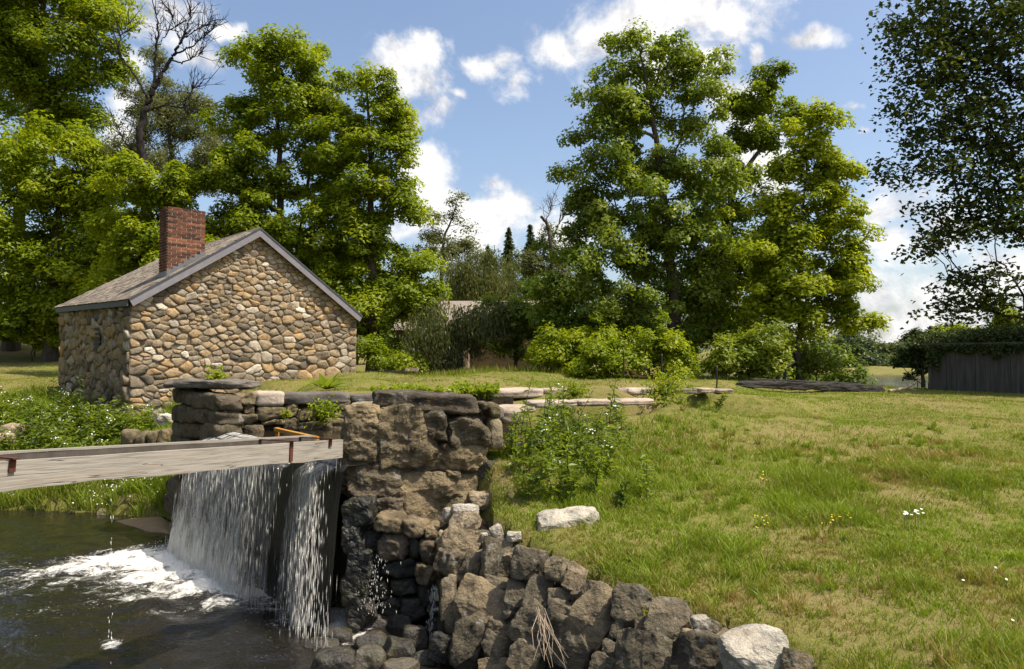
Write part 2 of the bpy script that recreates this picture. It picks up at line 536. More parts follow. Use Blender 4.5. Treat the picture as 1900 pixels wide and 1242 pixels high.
GREEN = {
    'maple': [(0.0, (0.118, 0.168, 0.008)), (0.5, (0.218, 0.282, 0.011)), (1.0, (0.325, 0.370, 0.018))],
    'ash': [(0.0, (0.105, 0.155, 0.014)), (0.5, (0.188, 0.252, 0.020)), (1.0, (0.300, 0.345, 0.044))],
    'bright': [(0.0, (0.152, 0.212, 0.008)), (0.5, (0.268, 0.330, 0.011)), (1.0, (0.375, 0.410, 0.020))],
    'willow': [(0.0, (0.090, 0.105, 0.038)), (0.5, (0.140, 0.155, 0.055)), (1.0, (0.20, 0.21, 0.085))],
    'conifer': [(0.0, (0.055, 0.075, 0.038)), (0.5, (0.080, 0.105, 0.052)), (1.0, (0.11, 0.135, 0.065)),],
    'dark': [(0.0, (0.040, 0.060, 0.016)), (0.5, (0.062, 0.085, 0.020)), (0.93, (0.090, 0.115, 0.024)), (1.0, (0.22, 0.25, 0.03))],
    'far': [(0.0, (0.055, 0.080, 0.032)), (0.5, (0.085, 0.115, 0.042)), (1.0, (0.12, 0.15, 0.055))],
    'grass': [(0.0, (0.34, 0.235, 0.10)), (0.16, (0.285, 0.235, 0.070)), (0.34, (0.225, 0.245, 0.036)), (0.7, (0.165, 0.225, 0.018)), (1.0, (0.225, 0.300, 0.024))],
    'weed': [(0.0, (0.085, 0.135, 0.022)), (0.5, (0.140, 0.195, 0.028)), (1.0, (0.23, 0.29, 0.035))],
}
for k, s in GREEN.items():
    M[k] = leaf_mat('leaf_' + k if k not in ('grass', 'weed') else k + '_blade', s,
                    0.28 if k == 'dark' else (0.35 if k == 'grass' else 0.55), 0.025 if k in ('dark', 'ash') else 0.018)
# ------------------------------------------------------------------ terrain
POOL_Z, CHAN_Z, LAKE_Z = -1.0, 0.85, 0.2
DAM1, DAM2 = np.array([-4.71, 12.0]), np.array([-1.93, 8.7])     # crest ends
DDIR = unit(DAM2 - DAM1)
DOUT = np.array([-DDIR[1], DDIR[0]]) * -1.0
if DOUT[0] > 0: DOUT = -DOUT                                     # downstream, towards the pool
HA = np.array([-9.377, 18.5]); HTH = 0.801; HW, HL = 6.578, 7.2
HE = np.array([math.cos(HTH), math.sin(HTH)]); HG = np.array([-math.sin(HTH - 0.06), math.cos(HTH - 0.06)])

ctrl = [tuple(pt(*q)) for q in [
    (1900, 1242, 4.4), (1480, 1215, 4.9), (1280, 1135, 5.7), (1150, 1095, 6.3), (1010, 1035, 7.2), (905, 960, 8.3), (960, 1000, 7.7),
    (1050, 970, 8.0), (1300, 1000, 7.6), (1600, 1000, 7.5), (1900, 1000, 7.5), (1100, 860, 11), (1400, 855, 11), (1650, 855, 11), (1900, 855, 11),
    (1300, 780, 16.2), (1600, 780, 16.2), (1900, 780, 16.2), (1500, 731, 22.5), (1700, 733, 22.5), (1900, 735, 22.5),
    (920, 850, 9.4), (1000, 805, 11), (1100, 765, 13.5), (1200, 748, 15), (1350, 737, 18),
    (50, 690, 34), (50, 632, 52), (-250, 640, 52), (110, 700, 28), (0, 725, 25)]]
ctrl += [(0, 0, .3), (4, 0, .2), (8, 3, .2), (-3, 0, .3), (10, 10, .5), (16, 16, .8), (20, 25, 1.0), (14, 4, .3),
         (-2.8, 13.8, 1.46), (1.6, 16.0, 1.48), (4.8, 17.8, 1.36), (-4, 18, 1.58), (-2, 21, 1.6), (3, 20, 1.5), (0, 26, 1.6), (6, 24, 1.4), (0, 35, 1.6), (-10, 32, 1.7), (8, 30, 1.35),
         (-4.7, 23.1, 1.64), (-6.3, 21.2, 1.5), (-7.8, 19.6, 0.95), (-9.38, 18.3, .38), (-8.0, 17.6, .35), (-6.4, 16.4, 0.9), (-5.6, 14.2, 1.2), (-5.0, 14.6, 1.5), (11, 27, 1.1), (13, 24, 1.0),
         (-11.6, 17.2, -0.05), (-9.4, 16.6, -.2), (-13.4, 18, .35), (-15, 20.3, .8), (-16, 24, .95), (-14.3, 23.6, 1.2), (-20, 16, 0), (-26, 22, .7), (-10.5, 19.6, .6), (-12.6, 22, 1.0),
         (-7.2, 15.3, -.5), (-22, 10, -.3), (-18, 5, .2), (-12, 0, .3), (-30, 0, .6), (30, 0, .3), (34, 26, 1.2), (0, -20, .3),
         (-6, 45, 1.8), (6, 45, 1.8), (-20, 44, 2.3), (-60, 60, 4), (-30, 75, 5), (5, 75, 3), (-60, 20, 2), (60, 20, 1.5), (0, 240, 5), (-150, 150, 14), (-150, 0, 5), (150, 0, 5), (150, 60, 4), (0, -120, 2),
         (18, 106, .5), (32, 104, .5), (46, 104, .5), (62, 104, .6), (30, 125, 1.2), (55, 125, 1.2), (85, 95, 1), (80, 60, .8), (20, 160, 1.5), (70, 170, 2), (30, 150, 1.2), (55, 150, 1.2), (90, 150, 2), (45, 200, 2.2), (45, 300, 4), (60, 250, 3), (22, 60, .4), (40, 60, .4), (40, 85, .3), (24, 85, .3), (24, 32, .9), (18, 30, .9), (30, 33, .9)]
for q in [(-300, 930), (0, 945), (150, 953), (290, 962)]:
    p_ = ptz(q[0], q[1], POOL_Z + 0.02); ctrl.append(tuple(p_))
CT = np.array(ctrl)
WALLTOP = [pt(*q)[:2] for q in [(905, 960, 8.3), (960, 1000, 7.7), (1010, 1035, 7.2), (1150, 1095, 6.3), (1280, 1135, 5.7), (1480, 1215, 4.9)]]
POOLP = np.array([(-6.2, 14.25), tuple(DAM1 - DOUT * .35), tuple(DAM2 - DOUT * .35), (-1.5, 10.2), (-.5, 10.1)] + [tuple(w) for w in WALLTOP]
                 + [(1.7, 4.0), (1.2, 3.0), (0.3, 2.3), (-1.5, 1.7), (-6, 1.2), (-13, 3), (-17, 9)] + [tuple(ptz(*q, POOL_Z)[:2]) for q in [(-300, 930), (0, 945), (150, 953), (290, 962)]])
CHANP = np.array([tuple(DAM1 - DOUT * .25), tuple(DAM2 - DOUT * .25), (-1.6, 9.9), (-.3, 10.4), (1.0, 12.0), (2.2, 13.5), (3.0, 14.6), (3.1, 15.7), (1.63, 15.5), (-.6, 14.2), (-2.79, 13.15), (-4.6, 12.3)])
LAKEP = np.array([(9.5, 40), (14, 38), (19, 36), (34, 37), (60, 45), (75, 92), (44, 97), (26, 99), (10, 92), (4, 70)])


def sdpoly(x, y, poly):
    """signed distance, positive inside"""
    d = np.full(x.shape, 1e9)
    ins = np.zeros(x.shape, bool)
    n = len(poly)
    for i in range(n):
        ax, ay = poly[i]
        bx, by = poly[(i + 1) % n]
        ex, ey = bx - ax, by - ay
        tt = np.clip(((x - ax) * ex + (y - ay) * ey) / (ex * ex + ey * ey), 0, 1)
        d = np.minimum(d, (x - ax - tt * ex) ** 2 + (y - ay - tt * ey) ** 2)
        c = ((ay > y) != (by > y)) & (x < (bx - ax) * (y - ay) / (by - ay + 1e-12) + ax)
        ins ^= c
    d = np.sqrt(d)
    return np.where(ins, d, -d)


def land(x, y):
    w_, z_ = 0, 0
    for cx, cy_, cz in CT:
        w = 1.0 / (((x - cx) ** 2 + (y - cy_) ** 2) ** 1.6 + 0.02)
        w_ = w_ + w
        z_ = z_ + w * cz
    return z_ / w_


def ground_z(x, y):
    x = np.asarray(x, float); y = np.asarray(y, float)
    z = land(x, y)
    near = np.clip(1.5 - np.abs(y) / 60, 0, 1)
    z = z + fbm2(x, y, 0.5, 3, 3.0) * 0.05 * near + fbm2(x, y, 2.1, 3, 5.0) * 0.018 * near
    fr_ = np.clip((np.hypot(x, y) - 320) / 300, 0, 1)
    z = z + fr_ * fr_ * 9
    z = np.minimum(z, np.maximum(z - np.maximum(sdpoly(x, y, CHANP), 0) * 6, 0.2))
    z = np.minimum(z, np.maximum(z - np.maximum(sdpoly(x, y, POOLP), 0) * 14.0, -2.2))
    z = np.minimum(z, np.maximum(z - np.maximum(sdpoly(x, y, LAKEP) + 6, 0) * 0.2, -1.0))
    return z


def axis(a):
    return np.unique(np.round(np.concatenate(a), 3))


gx = axis([np.linspace(-900, -60, 22), np.linspace(-60, -18, 43), np.arange(-18, 14, 0.2), np.linspace(14, 60, 60), np.linspace(60, 900, 22)])
gy = axis([np.linspace(-400, -10, 14), np.linspace(-10, 1, 12), np.arange(1, 26, 0.2), np.linspace(26, 60, 55), np.linspace(60, 130, 50), np.linspace(130, 1500, 30)])
GX, GY = np.meshgrid(gx, gy, indexing='ij')
GZ = ground_z(GX.ravel(), GY.ravel())
nx, ny = len(gx), len(gy)
ii, jj = np.meshgrid(np.arange(nx - 1), np.arange(ny - 1), indexing='ij')
GQ = np.stack([ii * ny + jj, (ii + 1) * ny + jj, (ii + 1) * ny + jj + 1, ii * ny + jj + 1], -1).reshape(-1, 4)
ground = mesh('ground', np.stack([GX.ravel(), GY.ravel(), GZ], 1), GQ, M['turf_ground'], smooth=True)
kind(ground, 'structure')


GZ2 = GZ.reshape(len(gx), len(gy))


def ground_at(x, y):
    """height of the built ground sheet under (x, y)"""
    x = np.asarray(x, float); y = np.asarray(y, float)
    i = np.clip(np.searchsorted(gx, x) - 1, 0, len(gx) - 2); j = np.clip(np.searchsorted(gy, y) - 1, 0, len(gy) - 2)
    u = (x - gx[i]) / (gx[i + 1] - gx[i]); v = (y - gy[j]) / (gy[j + 1] - gy[j])
    return (GZ2[i, j] * (1 - u) + GZ2[i + 1, j] * u) * (1 - v) + (GZ2[i, j + 1] * (1 - u) + GZ2[i + 1, j + 1] * u) * v


def gz(x, y):
    return float(ground_at(np.array([x]), np.array([y]))[0])


# ------------------------------------------------------------------ water
def water_mat(name, deep, rough=0.06, foam=False, wsc=4.0, wstr=0.25, wst=(1, 1, 1)):
    m, t, out = material(name)
    P = wpos(t)
    q = t.vmath('MULTIPLY', P, wst)
    h = t.math('ADD', t.noise(q, wsc, 5, 0.6, 0.8), t.math('MULTIPLY', t.noise(q, wsc * 4.2, 4, 0.6, 0.5), 0.4))
    col = deep
    rg = rough
    if foam:
        fa = t.attr('foam')
        fl = t.vmath('MULTIPLY', t.vmath('ADD', P, t.vmath('SCALE', t.noise(P, 1.6, 3, 0.5, 0.0, 'Color'))), (1, 1, 1))
        fl.node.inputs[0].links[0].from_node.inputs[1].links[0].from_node.inputs['Scale'].default_value = 0.55
        fn = t.noise(fl, 3.2, 9, 0.72, 1.1)
        fn2 = t.noise(P, 26.0, 4, 0.7, 0.3)
        fm = t.math('ADD', t.math('MULTIPLY_ADD', fn, 1.7, -1.36), t.math('MULTIPLY', fa, 1.25))
        fm = t.math('ADD', fm, t.math('MULTIPLY_ADD', fn2, 0.55, -0.28))
        fm = t.smooth(fm, 0.0, 0.42)
        sp = t.smooth(t.math('ADD', t.noise(P, 34.0, 3, 0.7, 0.2), t.math('MULTIPLY', fa, 0.16)), 0.70, 0.76)
        fm = t.math('MAXIMUM', fm, t.math('MULTIPLY', sp, 0.6))
        col = t.mix(fm, deep, (0.80, 0.77, 0.70))
        rg = t.math('MULTIPLY_ADD', fm, 0.6, rough)
        h = t.math('ADD', h, t.math('MULTIPLY', fm, 0.5))
    p = principled(t, out, col, rg, 0.5, h, wstr, 0.05)
    return m


M['pool_water'] = water_mat('pool_water', (0.013, 0.011, 0.008), 0.07, True, 3.5, 0.45)
M['channel_water'] = water_mat('channel_water', (0.022, 0.017, 0.010), 0.03, False, 3.0, 0.12)
M['lake_water'] = water_mat('lake_water', (0.03, 0.035, 0.035), 0.08, False, 1.2, 0.10, (0.5, 1.5, 1))

FB = [ptz(*q, POOL_Z)[:2] for q in [(308, 1015), (400, 1055), (485, 1090), (575, 1115), (660, 1158)]]  # foot of the fall
px_ = np.arange(-17.5, 2.6, 0.075); py_ = np.arange(1.2, 16.0, 0.075)
X, Y = np.meshgrid(px_, py_, indexing='ij')
x, y = X.ravel(), Y.ravel()
foam = np.zeros_like(x)


def foam_blob(px, py, ra, rb, amp, ang=None):
    global foam
    c = ptz(px, py, POOL_Z)[:2]
    d = unit(DOUT) if ang is None else np.array([math.cos(ang), math.sin(ang)])
    e = np.array([-d[1], d[0]])
    a = ((x - c[0]) * d[0] + (y - c[1]) * d[1]) / ra
    b = ((x - c[0]) * e[0] + (y - c[1]) * e[1]) / rb
    foam = np.maximum(foam, amp * np.exp(-(a * a + b * b)))


for q in [(350, 1030, .55, .7, 1.15), (420, 1065, .55, .6, 1.25), (470, 1092, .45, .45, 1.2), (300, 1040, .8, .55, .95), (250, 1045, 1.1, .6, .75), (390, 1085, .7, .5, .85),
          (200, 1060, 1.3, .7, .55), (120, 1075, 1.6, .9, .42), (300, 1085, 1.0, .5, .55), (40, 1050, 1.5, .7, .38), (560, 1105, .35, .35, .75), (620, 1140, .5, .35, 1.05), (650, 1160, .35, .3, 1.05),
          (570, 1150, .6, .4, .5), (500, 1120, .7, .5, .55), (205, 1195, .15, .26, .62), (110, 1130, 1.0, .5, .36), (330, 1130, .8, .4, .38), (60, 1185, .8, .3, .3), (640, 1185, .4, .3, .6), (370, 1050, .9, .8, .95), (310, 1065, 1.2, .7, .7), (170, 1045, 1.4, .5, .5), (440, 1110, .8, .6, .6), (230, 1030, 1.0, .6, .85), (140, 1052, 1.5, .5, .62), (330, 1095, 1.2, .45, .62), (60, 1072, 1.4, .35, .5)]:
    foam_blob(*q)
foam = np.maximum(foam, 0.2 * np.exp(-np.minimum.reduce([np.hypot(x - b[0], y - b[1]) for b in FB]) / 2.2))
amp = 0.018 + 0.07 * np.clip(foam, 0, 1)
z = POOL_Z + amp * fbm(np.stack([x * 1.6 + y * .4, y * 2.2, x * 0], 1), 4, 0.55) + 0.012 * np.sin((x * DOUT[0] + y * DOUT[1]) * 7 + 2 * fbm2(x, y, .7, 2))
nx, ny = len(px_), len(py_)
ii, jj = np.meshgrid(np.arange(nx - 1), np.arange(ny - 1), indexing='ij')
PQ = np.stack([ii * ny + jj, (ii + 1) * ny + jj, (ii + 1) * ny + jj + 1, ii * ny + jj + 1], -1).reshape(-1, 4)
keep = sdpoly(x, y, POOLP) > -1.0
PQ = PQ[keep[PQ].all(1)]
used = np.unique(PQ); remap = np.full(len(x), -1); remap[used] = np.arange(len(used))
pool = mesh('pool_water', np.stack([x, y, z], 1)[used], remap[PQ], M['pool_water'], smooth=True, attrs={'foam': ('POINT', foam[used])})
kind(pool, 'structure', 'dark foaming water of the pool below the fall')


def flat_water(name, poly, z, mat):
    V = np.array([(a, b, z) for a, b in poly])
    me = bpy.data.meshes.new(name)
    me.from_pydata([tuple(v) for v in V], [], [list(range(len(V)))])
    me.materials.append(mat)
    return kind(add(name, me), 'structure')


cz = CHANP.copy()
cc = cz.mean(0)
flat_water('channel_water', [tuple(c + unit(c - cc) * 0.12) for c in cz[2:-1]] + [tuple(DAM1 - DOUT * .1), tuple(DAM2 - DOUT * .1)], CHAN_Z, M['channel_water'])
LK = np.array([(6, 33), (14, 31), (22, 30), (40, 31), (75, 38), (95, 98), (50, 108), (28, 110), (6, 104), (-4, 70)])
flat_water('lake_water', [tuple(q) for q in LK], LAKE_Z, M['lake_water'])

# sand bar beside the far foot of the fall
sb = [ptz(*q, POOL_Z)[:2] for q in [(205, 968), (240, 962), (300, 958), (330, 975), (318, 992), (285, 988), (245, 980)]]
sb = np.array(sb); sc_ = sb.mean(0)
rings = [(0, .05), (.5, .045), (.85, .02), (1.15, -.12)]
V, Q = [(sc_[0], sc_[1], POOL_Z + .05)], []
N = 28
for k, (r, h) in enumerate(rings[1:]):
    for j in range(N):
        u = j / N * len(sb); i0 = int(u) % len(sb); f = u - int(u)
        p = sb[i0] * (1 - f) + sb[(i0 + 1) % len(sb)] * f
        q = sc_ + (p - sc_) * r
        V.append((q[0], q[1], POOL_Z + h))
Tt = np.array([(0, 1 + j, 1 + (j + 1) % N) for j in range(N)])
Q = np.array([(1 + k * N + j, 1 + (k + 1) * N + j, 1 + (k + 1) * N + (j + 1) % N, 1 + k * N + (j + 1) % N) for k in range(2) for j in range(N)])
kind(mesh('sand_bar', np.array(V), [Q, Tt], M['sand'], smooth=True), 'structure')

# ------------------------------------------------------------------ rocks
_rock_cache = {}


def cube_sphere(n):
    if n not in _rock_cache:
        g = np.linspace(-1, 1, n + 1)
        g = np.tan(g * math.pi / 4)
        vs, qs, idx = [], [], {}
        def vid(p):
            k = tuple(np.round(p, 5))
            if k not in idx:
                idx[k] = len(vs); vs.append(p)
            return idx[k]
        for ax in range(3):
            for sg in (-1, 1):
                for i in range(n):
                    for j in range(n):
                        quad = []
                        for (a, b) in ((i, j), (i + 1, j), (i + 1, j + 1), (i, j + 1)):
                            p = np.zeros(3); p[ax] = sg; p[(ax + 1) % 3] = g[a]; p[(ax + 2) % 3] = g[b]
                            quad.append(vid(p))
                        qs.append(quad if sg > 0 else quad[::-1])
        _rock_cache[n] = (np.array(vs), np.array(qs))
    return _rock_cache[n]


def rock_mesh(c, ax, ay, az, size, seed, n=9, blocky=3.2, rough=0.12, cuts=7, cutlo=0.72, rug=0.5):
    """chiselled stone: centre c, axes ax, ay, az, full size (sx, sy, sz); flat faces from random cuts, then broken relief"""
    rs = np.random.RandomState(seed)
    V, Q = cube_sphere(n)
    D = V / np.linalg.norm(V, axis=1)[:, None]
    r = (np.abs(D) ** blocky).sum(1) ** (-1.0 / blocky)
    P = D * r[:, None]
    P = P + 0.06 * np.stack([perlin(P * 1.1 + rs.uniform(0, 50, 3)) for _ in range(3)], 1)
    for _ in range(cuts):
        nn = unit(rs.normal(size=3))
        sup = np.max(P @ nn)
        d = sup * rs.uniform(cutlo, 0.95)
        h = P @ nn - d
        P = P - np.where(h > 0, h, 0)[:, None] * nn * 0.96
    q = P * np.array(size) * 0.5
    s = (size[0] * size[1] * size[2]) ** (1 / 3.)
    off = rs.uniform(0, 90, 3)
    f1 = fbm(q / s * 1.7 + off, 4, 0.5)
    st = np.round(f1 * 3.5) / 3.5                      # stepped, like broken bedding
    f1 = f1 * .45 + (st * .7 + f1 * .3) * .55
    rid = np.abs(fbm(q / s * 3.2 + off + 31, 3, 0.5))
    disp = f1 * rough * s * 0.55 - rid * rough * s * 0.6 * rug
    q = q + D * disp[:, None]
    q = q - (q.max(0) + q.min(0)) / 2
    q *= np.array(size) / (q.max(0) - q.min(0))
    R = np.stack([np.asarray(ax, float), np.asarray(ay, float), np.asarray(az, float)])
    return np.asarray(c, float) + q @ R, Q


_seed = [100]


def rock(name, c, ax, ay, az, size, mat, tint, parent=None, **k):
    _seed[0] += 1
    flat_ = k.pop('flat', False)
    V, Q = rock_mesh(c, ax, ay, az, size, _seed[0], **k)
    o = mesh(name, V, Q, mat, None, not flat_, {'tint': ('POINT', np.full(len(V), tint))})
    if parent is not None:
        pin(parent, o)
    return o


UP = np.array([0, 0, 1.0])


def plane_axes(p0, p1, lean=0.0):
    """right along p0->p1 in plan, outward normal towards the camera, up (leaning back by lean)"""
    r = np.array([p1[0] - p0[0], p1[1] - p0[1], 0.0]); r /= np.linalg.norm(r)
    nrm = np.array([r[1], -r[0], 0.0])
    if nrm @ np.array([-p0[0], -p0[1], 0]) < 0: nrm = -nrm
    up = UP * math.cos(lean) - nrm * math.sin(lean)
    nn = np.cross(r, up)
    return r, (nn if nn @ nrm > 0 else -nn), up


def face_point(px, py, p0, nrm):
    """where the ray through the photograph's pixel meets the plane through p0 with normal nrm"""
    d = np.array(pdir(px, py))
    e = np.array([0, 0, EYE])
    s = ((p0 - e) @ nrm) / (d @ nrm)
    return e + d * s


def lay(parent, boxes, p0, p1, mat, thick, rng, proud=0.04, lean=0.0, name='stone', over=1.04, **kw):
    """stones of a wall face: each box (x0, y0, x1, y1[, tint[, tilt]]) is where that stone shows"""
    r, nrm, up = plane_axes(p0, p1, lean)
    for b in boxes:
        x0, y0, x1, y1 = b[:4]
        tint = b[4] if len(b) > 4 else rng.uniform(0.1, 0.75)
        tilt = math.radians(b[5]) if len(b) > 5 else rng.uniform(-.05, .05)
        pc = face_point((x0 + x1) / 2, (y0 + y1) / 2, p0, nrm)
        w = np.linalg.norm(face_point(x1, (y0 + y1) / 2, p0, nrm) - face_point(x0, (y0 + y1) / 2, p0, nrm))
        h = np.linalg.norm(face_point((x0 + x1) / 2, y1, p0, nrm) - face_point((x0 + x1) / 2, y0, p0, nrm))
        th = thick if thick > 0 else max(0.8 * min(w, h), 0.12)
        rr = r * math.cos(tilt) + up * math.sin(tilt)
        uu = -r * math.sin(tilt) + up * math.cos(tilt)
        pr = proud + rng.uniform(-.03, .03)
        c = pc - nrm * (th / 2 - pr)
        rock(name, c, rr, nrm, uu, (w * over, th, h * over), mat, tint, parent, **kw)


# ------------------------------------------------------------------ dam and the stone works round it
rng = random.Random(5)
dam = empty('spillway_dam', (DAM2[0], DAM2[1], -1.2))
tag(dam, 'dark wet spillway dam wall under the falling water', 'dam')
mb = MB()
s_ = np.linspace(-0.05, 1.02, 40)
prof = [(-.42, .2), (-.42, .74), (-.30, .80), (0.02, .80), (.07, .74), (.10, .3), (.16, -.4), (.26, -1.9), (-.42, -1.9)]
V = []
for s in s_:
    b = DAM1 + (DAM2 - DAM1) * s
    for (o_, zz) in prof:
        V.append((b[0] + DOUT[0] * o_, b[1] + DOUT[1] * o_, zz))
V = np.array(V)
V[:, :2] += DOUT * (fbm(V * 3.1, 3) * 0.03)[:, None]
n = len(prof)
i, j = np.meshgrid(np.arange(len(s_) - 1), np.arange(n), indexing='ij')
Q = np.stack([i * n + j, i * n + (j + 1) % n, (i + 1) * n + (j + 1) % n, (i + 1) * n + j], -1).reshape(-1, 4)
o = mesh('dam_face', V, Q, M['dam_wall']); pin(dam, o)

# pier: the rugged block of masonry between the fall and the field
pier = empty('stone_pier', (-1.1, 9.3, -1.0))
tag(pier, 'tall rugged stone pier with dark capstone beside the fall', 'pier')
PA, PB = pt(640, 800, 8.75), pt(905, 800, 9.15)
mb = MB()
r, nrm, up = plane_axes(PA, PB)
cmid = (PA + PB) / 2
mb.box(cmid * np.array([1, 1, 0]) - nrm * 0.76 + np.array([0, 0, 0.16]), 1.6, 1.3, 2.3, r, -nrm, UP, val=.15)
o = mb.build('rubble_core', M['pier_stone']); pin(pier, o)
pier_boxes = [
    (644, 752, 706, 792, .75), (637, 782, 712, 864, .45, -4), (700, 757, 806, 872, .5, 6), (756, 762, 838, 822, .22, 4), (832, 772, 908, 832, .3, 2), (790, 820, 906, 877, .6, 3),
    (634, 853, 756, 928, .33, -8), (748, 878, 884, 978, .62, -2), (652, 918, 698, 957, .35, -5), (694, 920, 750, 960, .3, 2), (826, 873, 858, 889, .5)]
lay(pier, pier_boxes, PA, PB, M['pier_stone'], 0.62, rng, 0.05, n=26, blocky=9.0, rough=0.26, cuts=10, cutlo=0.80, over=1.17, rug=.3, flat=True)
lay(pier, [(699, 729, 896, 770, .12, -4)], PA, PB, M['pier_stone'], 1.15, rng, 0.06, name='capstone', n=24, blocky=8, rough=0.14, cuts=5, cutlo=0.88)
# flank of the pier facing the field
for (x0, y0, x1, y1, D, tn) in [(896, 772, 930, 834, 9.55, .85), (896, 745, 924, 776, 9.6, .7)]:
    a, b = pt(x0, y1, D), pt(x1, y0, D)
    rock('stone', (a + b) / 2, r, nrm, UP, (b[0] - a[0], .6, b[2] - a[2]), M['pier_stone'], tn, pier, n=10, blocky=4)
for (x0, y0, x1, y1, D, tn) in [(650, 744, 705, 762, 9.2, .9), (640, 752, 668, 775, 9.0, .8), (886, 744, 906, 760, 9.4, .35)]:
    a, b = pt(x0, y1, D), pt(x1, y0, D)
    rock('stone', (a + b) / 2, r, nrm, UP, (b[0] - a[0], .45, b[2] - a[2]), M['pier_stone'], tn, pier, n=8, blocky=4)
# lower wet courses under the pier, beside the small fall
lower = [(690, 955, 750, 992, .55, -6), (746, 966, 792, 998, .5, -8), (786, 976, 814, 1003, .6), (700, 990, 757, 1044, .3, 3), (778, 1000, 812, 1048, .35), (770, 1046, 810, 1086, .5),
         (655, 985, 702, 1030, .05), (660, 1030, 705, 1078, .05), (700, 1040, 772, 1082, .04), (672, 1078, 720, 1120, .03), (716, 1080, 772, 1114, .03), (770, 1086, 818, 1138, .12), (690, 1112, 745, 1158, .03), (742, 1112, 790, 1165, .04), (790, 1130, 830, 1180, .06), (752, 998, 782, 1046, .02)]
LA, LB = pt(640, 1060, 8.6), pt(830, 1060, 8.55)
wl = [b for b in lower if b[4] < .15]; dl = [b for b in lower if b[4] >= .15]
lay(pier, dl, LA, LB, M['pier_stone'], 0.45, rng, 0.06, n=14, blocky=6, rough=0.2, cuts=9, cutlo=.74, over=1.1)
lay(pier, wl, LA, LB, M['wet_stone'], 0.45, rng, -0.04, n=12, blocky=6, rough=0.2, cuts=8, over=1.1)

for (x0, y0, x1, y1) in [(634, 922, 698, 975), (638, 968, 682, 1022), (640, 1015, 700, 1072), (636, 1064, 690, 1120), (644, 1108, 704, 1168)]:
    a, b = pt(x0, y1, 8.66), pt(x1, y0, 8.66)
    rock('stone', (a + b) / 2, (1, 0, 0), (0, 1, 0), UP, (b[0] - a[0], .5, (b[2] - a[2]) * 1.15), M['wet_stone'], rng.uniform(0, .3), pier, n=14, blocky=9, flat=True, rough=.18, cuts=7)
# rubble retaining wall running down to the foreground
TOPD = [(640, 955, 8.75), (800, 960, 8.6), (905, 958, 8.3), (960, 1000, 7.7), (1010, 1033, 7.2), (1150, 1092, 6.3), (1280, 1130, 5.7), (1480, 1212, 4.9), (1560, 1240, 4.6)]
BOTD = [(640, 7.45), (850, 7.3), (905, 7.1), (1010, 6.45), (1150, 5.8), (1280, 5.3), (1480, 4.75), (1560, 4.55)]


def wall_depth(px, py):
    tx = [q[0] for q in TOPD]
    ty = np.interp(px, tx, [q[1] for q in TOPD]); td = np.interp(px, tx, [q[2] for q in TOPD])
    bd = np.interp(px, [q[0] for q in BOTD], [q[1] for q in BOTD])
    f = (py - ty) / max(1242 - ty, 12)
    return td + (bd - td) * min(max(f, -.3), 1.6)


rub = empty('rubble_wall', tuple(pt(1010, 1240, 6.5) * np.array([1, 1, 0]) + np.array([0, 0, -1])))
tag(rub, 'dry stone rubble wall falling from the pier to the front of the field', 'stone wall')
# earth behind the stones
us = np.linspace(815, 1560, 60); vs = np.linspace(-.02, 1.6, 24)
V = []
for a in us:
    ty = np.interp(a, [q[0] for q in TOPD], [q[1] for q in TOPD])
    for v in vs:
        b = ty + 14 + v * (1250 - ty)
        V.append(pt(a, b, wall_depth(a, b) + 0.16))
V = np.array(V)
i, j = np.meshgrid(np.arange(len(us) - 1), np.arange(len(vs) - 1), indexing='ij')
n = len(vs)
Q = np.stack([i * n + j, i * n + j + 1, (i + 1) * n + j + 1, (i + 1) * n + j], -1).reshape(-1, 4)
V = V + (fbm(V * 4, 3) * 0.05)[:, None] * np.array([-.6, -.6, .4])
o = mesh('earth_backing', V, Q, M['earth_core'], smooth=True); pin(rub, o)
rubble = [(815, 985, 898, 1032, .62, -3), (835, 958, 892, 998, .78, 12), (808, 1022, 868, 1070, .4), (862, 1028, 900, 1070, .3), (895, 1004, 954, 1076, .38, 4), (951, 1022, 1018, 1077, .28, -3),
          (898, 1070, 944, 1112, .35), (940, 1078, 982, 1127, .3), (976, 1075, 1024, 1147, .22), (818, 1073, 848, 1147, .42), (843, 1088, 955, 1182, .58, -14), (836, 1155, 908, 1234, .15, -10),
          (898, 1180, 950, 1232, .35), (956, 1127, 1032, 1203, .3, -25), (1022, 1118, 1074, 1177, .3, 8), (1014, 1038, 1062, 1078, .45), (1048, 1052, 1092, 1098, .62, -18), (1016, 1096, 1064, 1128, .4),
          (1070, 1093, 1150, 1192, .48, -22), (1018, 1165, 1112, 1238, .2, -18), (1138, 1088, 1208, 1157, .28, -20), (1203, 1114, 1282, 1192, .38, 10), (1148, 1178, 1264, 1260, .22, 8), (1255, 1178, 1347, 1262, .1, -8),
          (948, 1198, 1014, 1258, .4), (1098, 1215, 1150, 1262, .35), (888, 1226, 952, 1262, .55), (830, 1140, 852, 1175, .2), (905, 1150, 960, 1188, .3), (1060, 1170, 1090, 1200, .2), (1140, 1150, 1165, 1185, .3), (1330, 1225, 1365, 1262, .3), (1455, 1213, 1502, 1262, .35),
          (800, 1180, 840, 1225, .08), (880, 1110, 905, 1130, .3), (990, 1140, 1020, 1170, .25), (1120, 1195, 1155, 1225, .2), (935, 1120, 965, 1150, .2), (868, 1068, 900, 1092, .35), (1085, 1080, 1115, 1105, .4), (1180, 1150, 1210, 1182, .3)]
rs = np.random.RandomState(3)
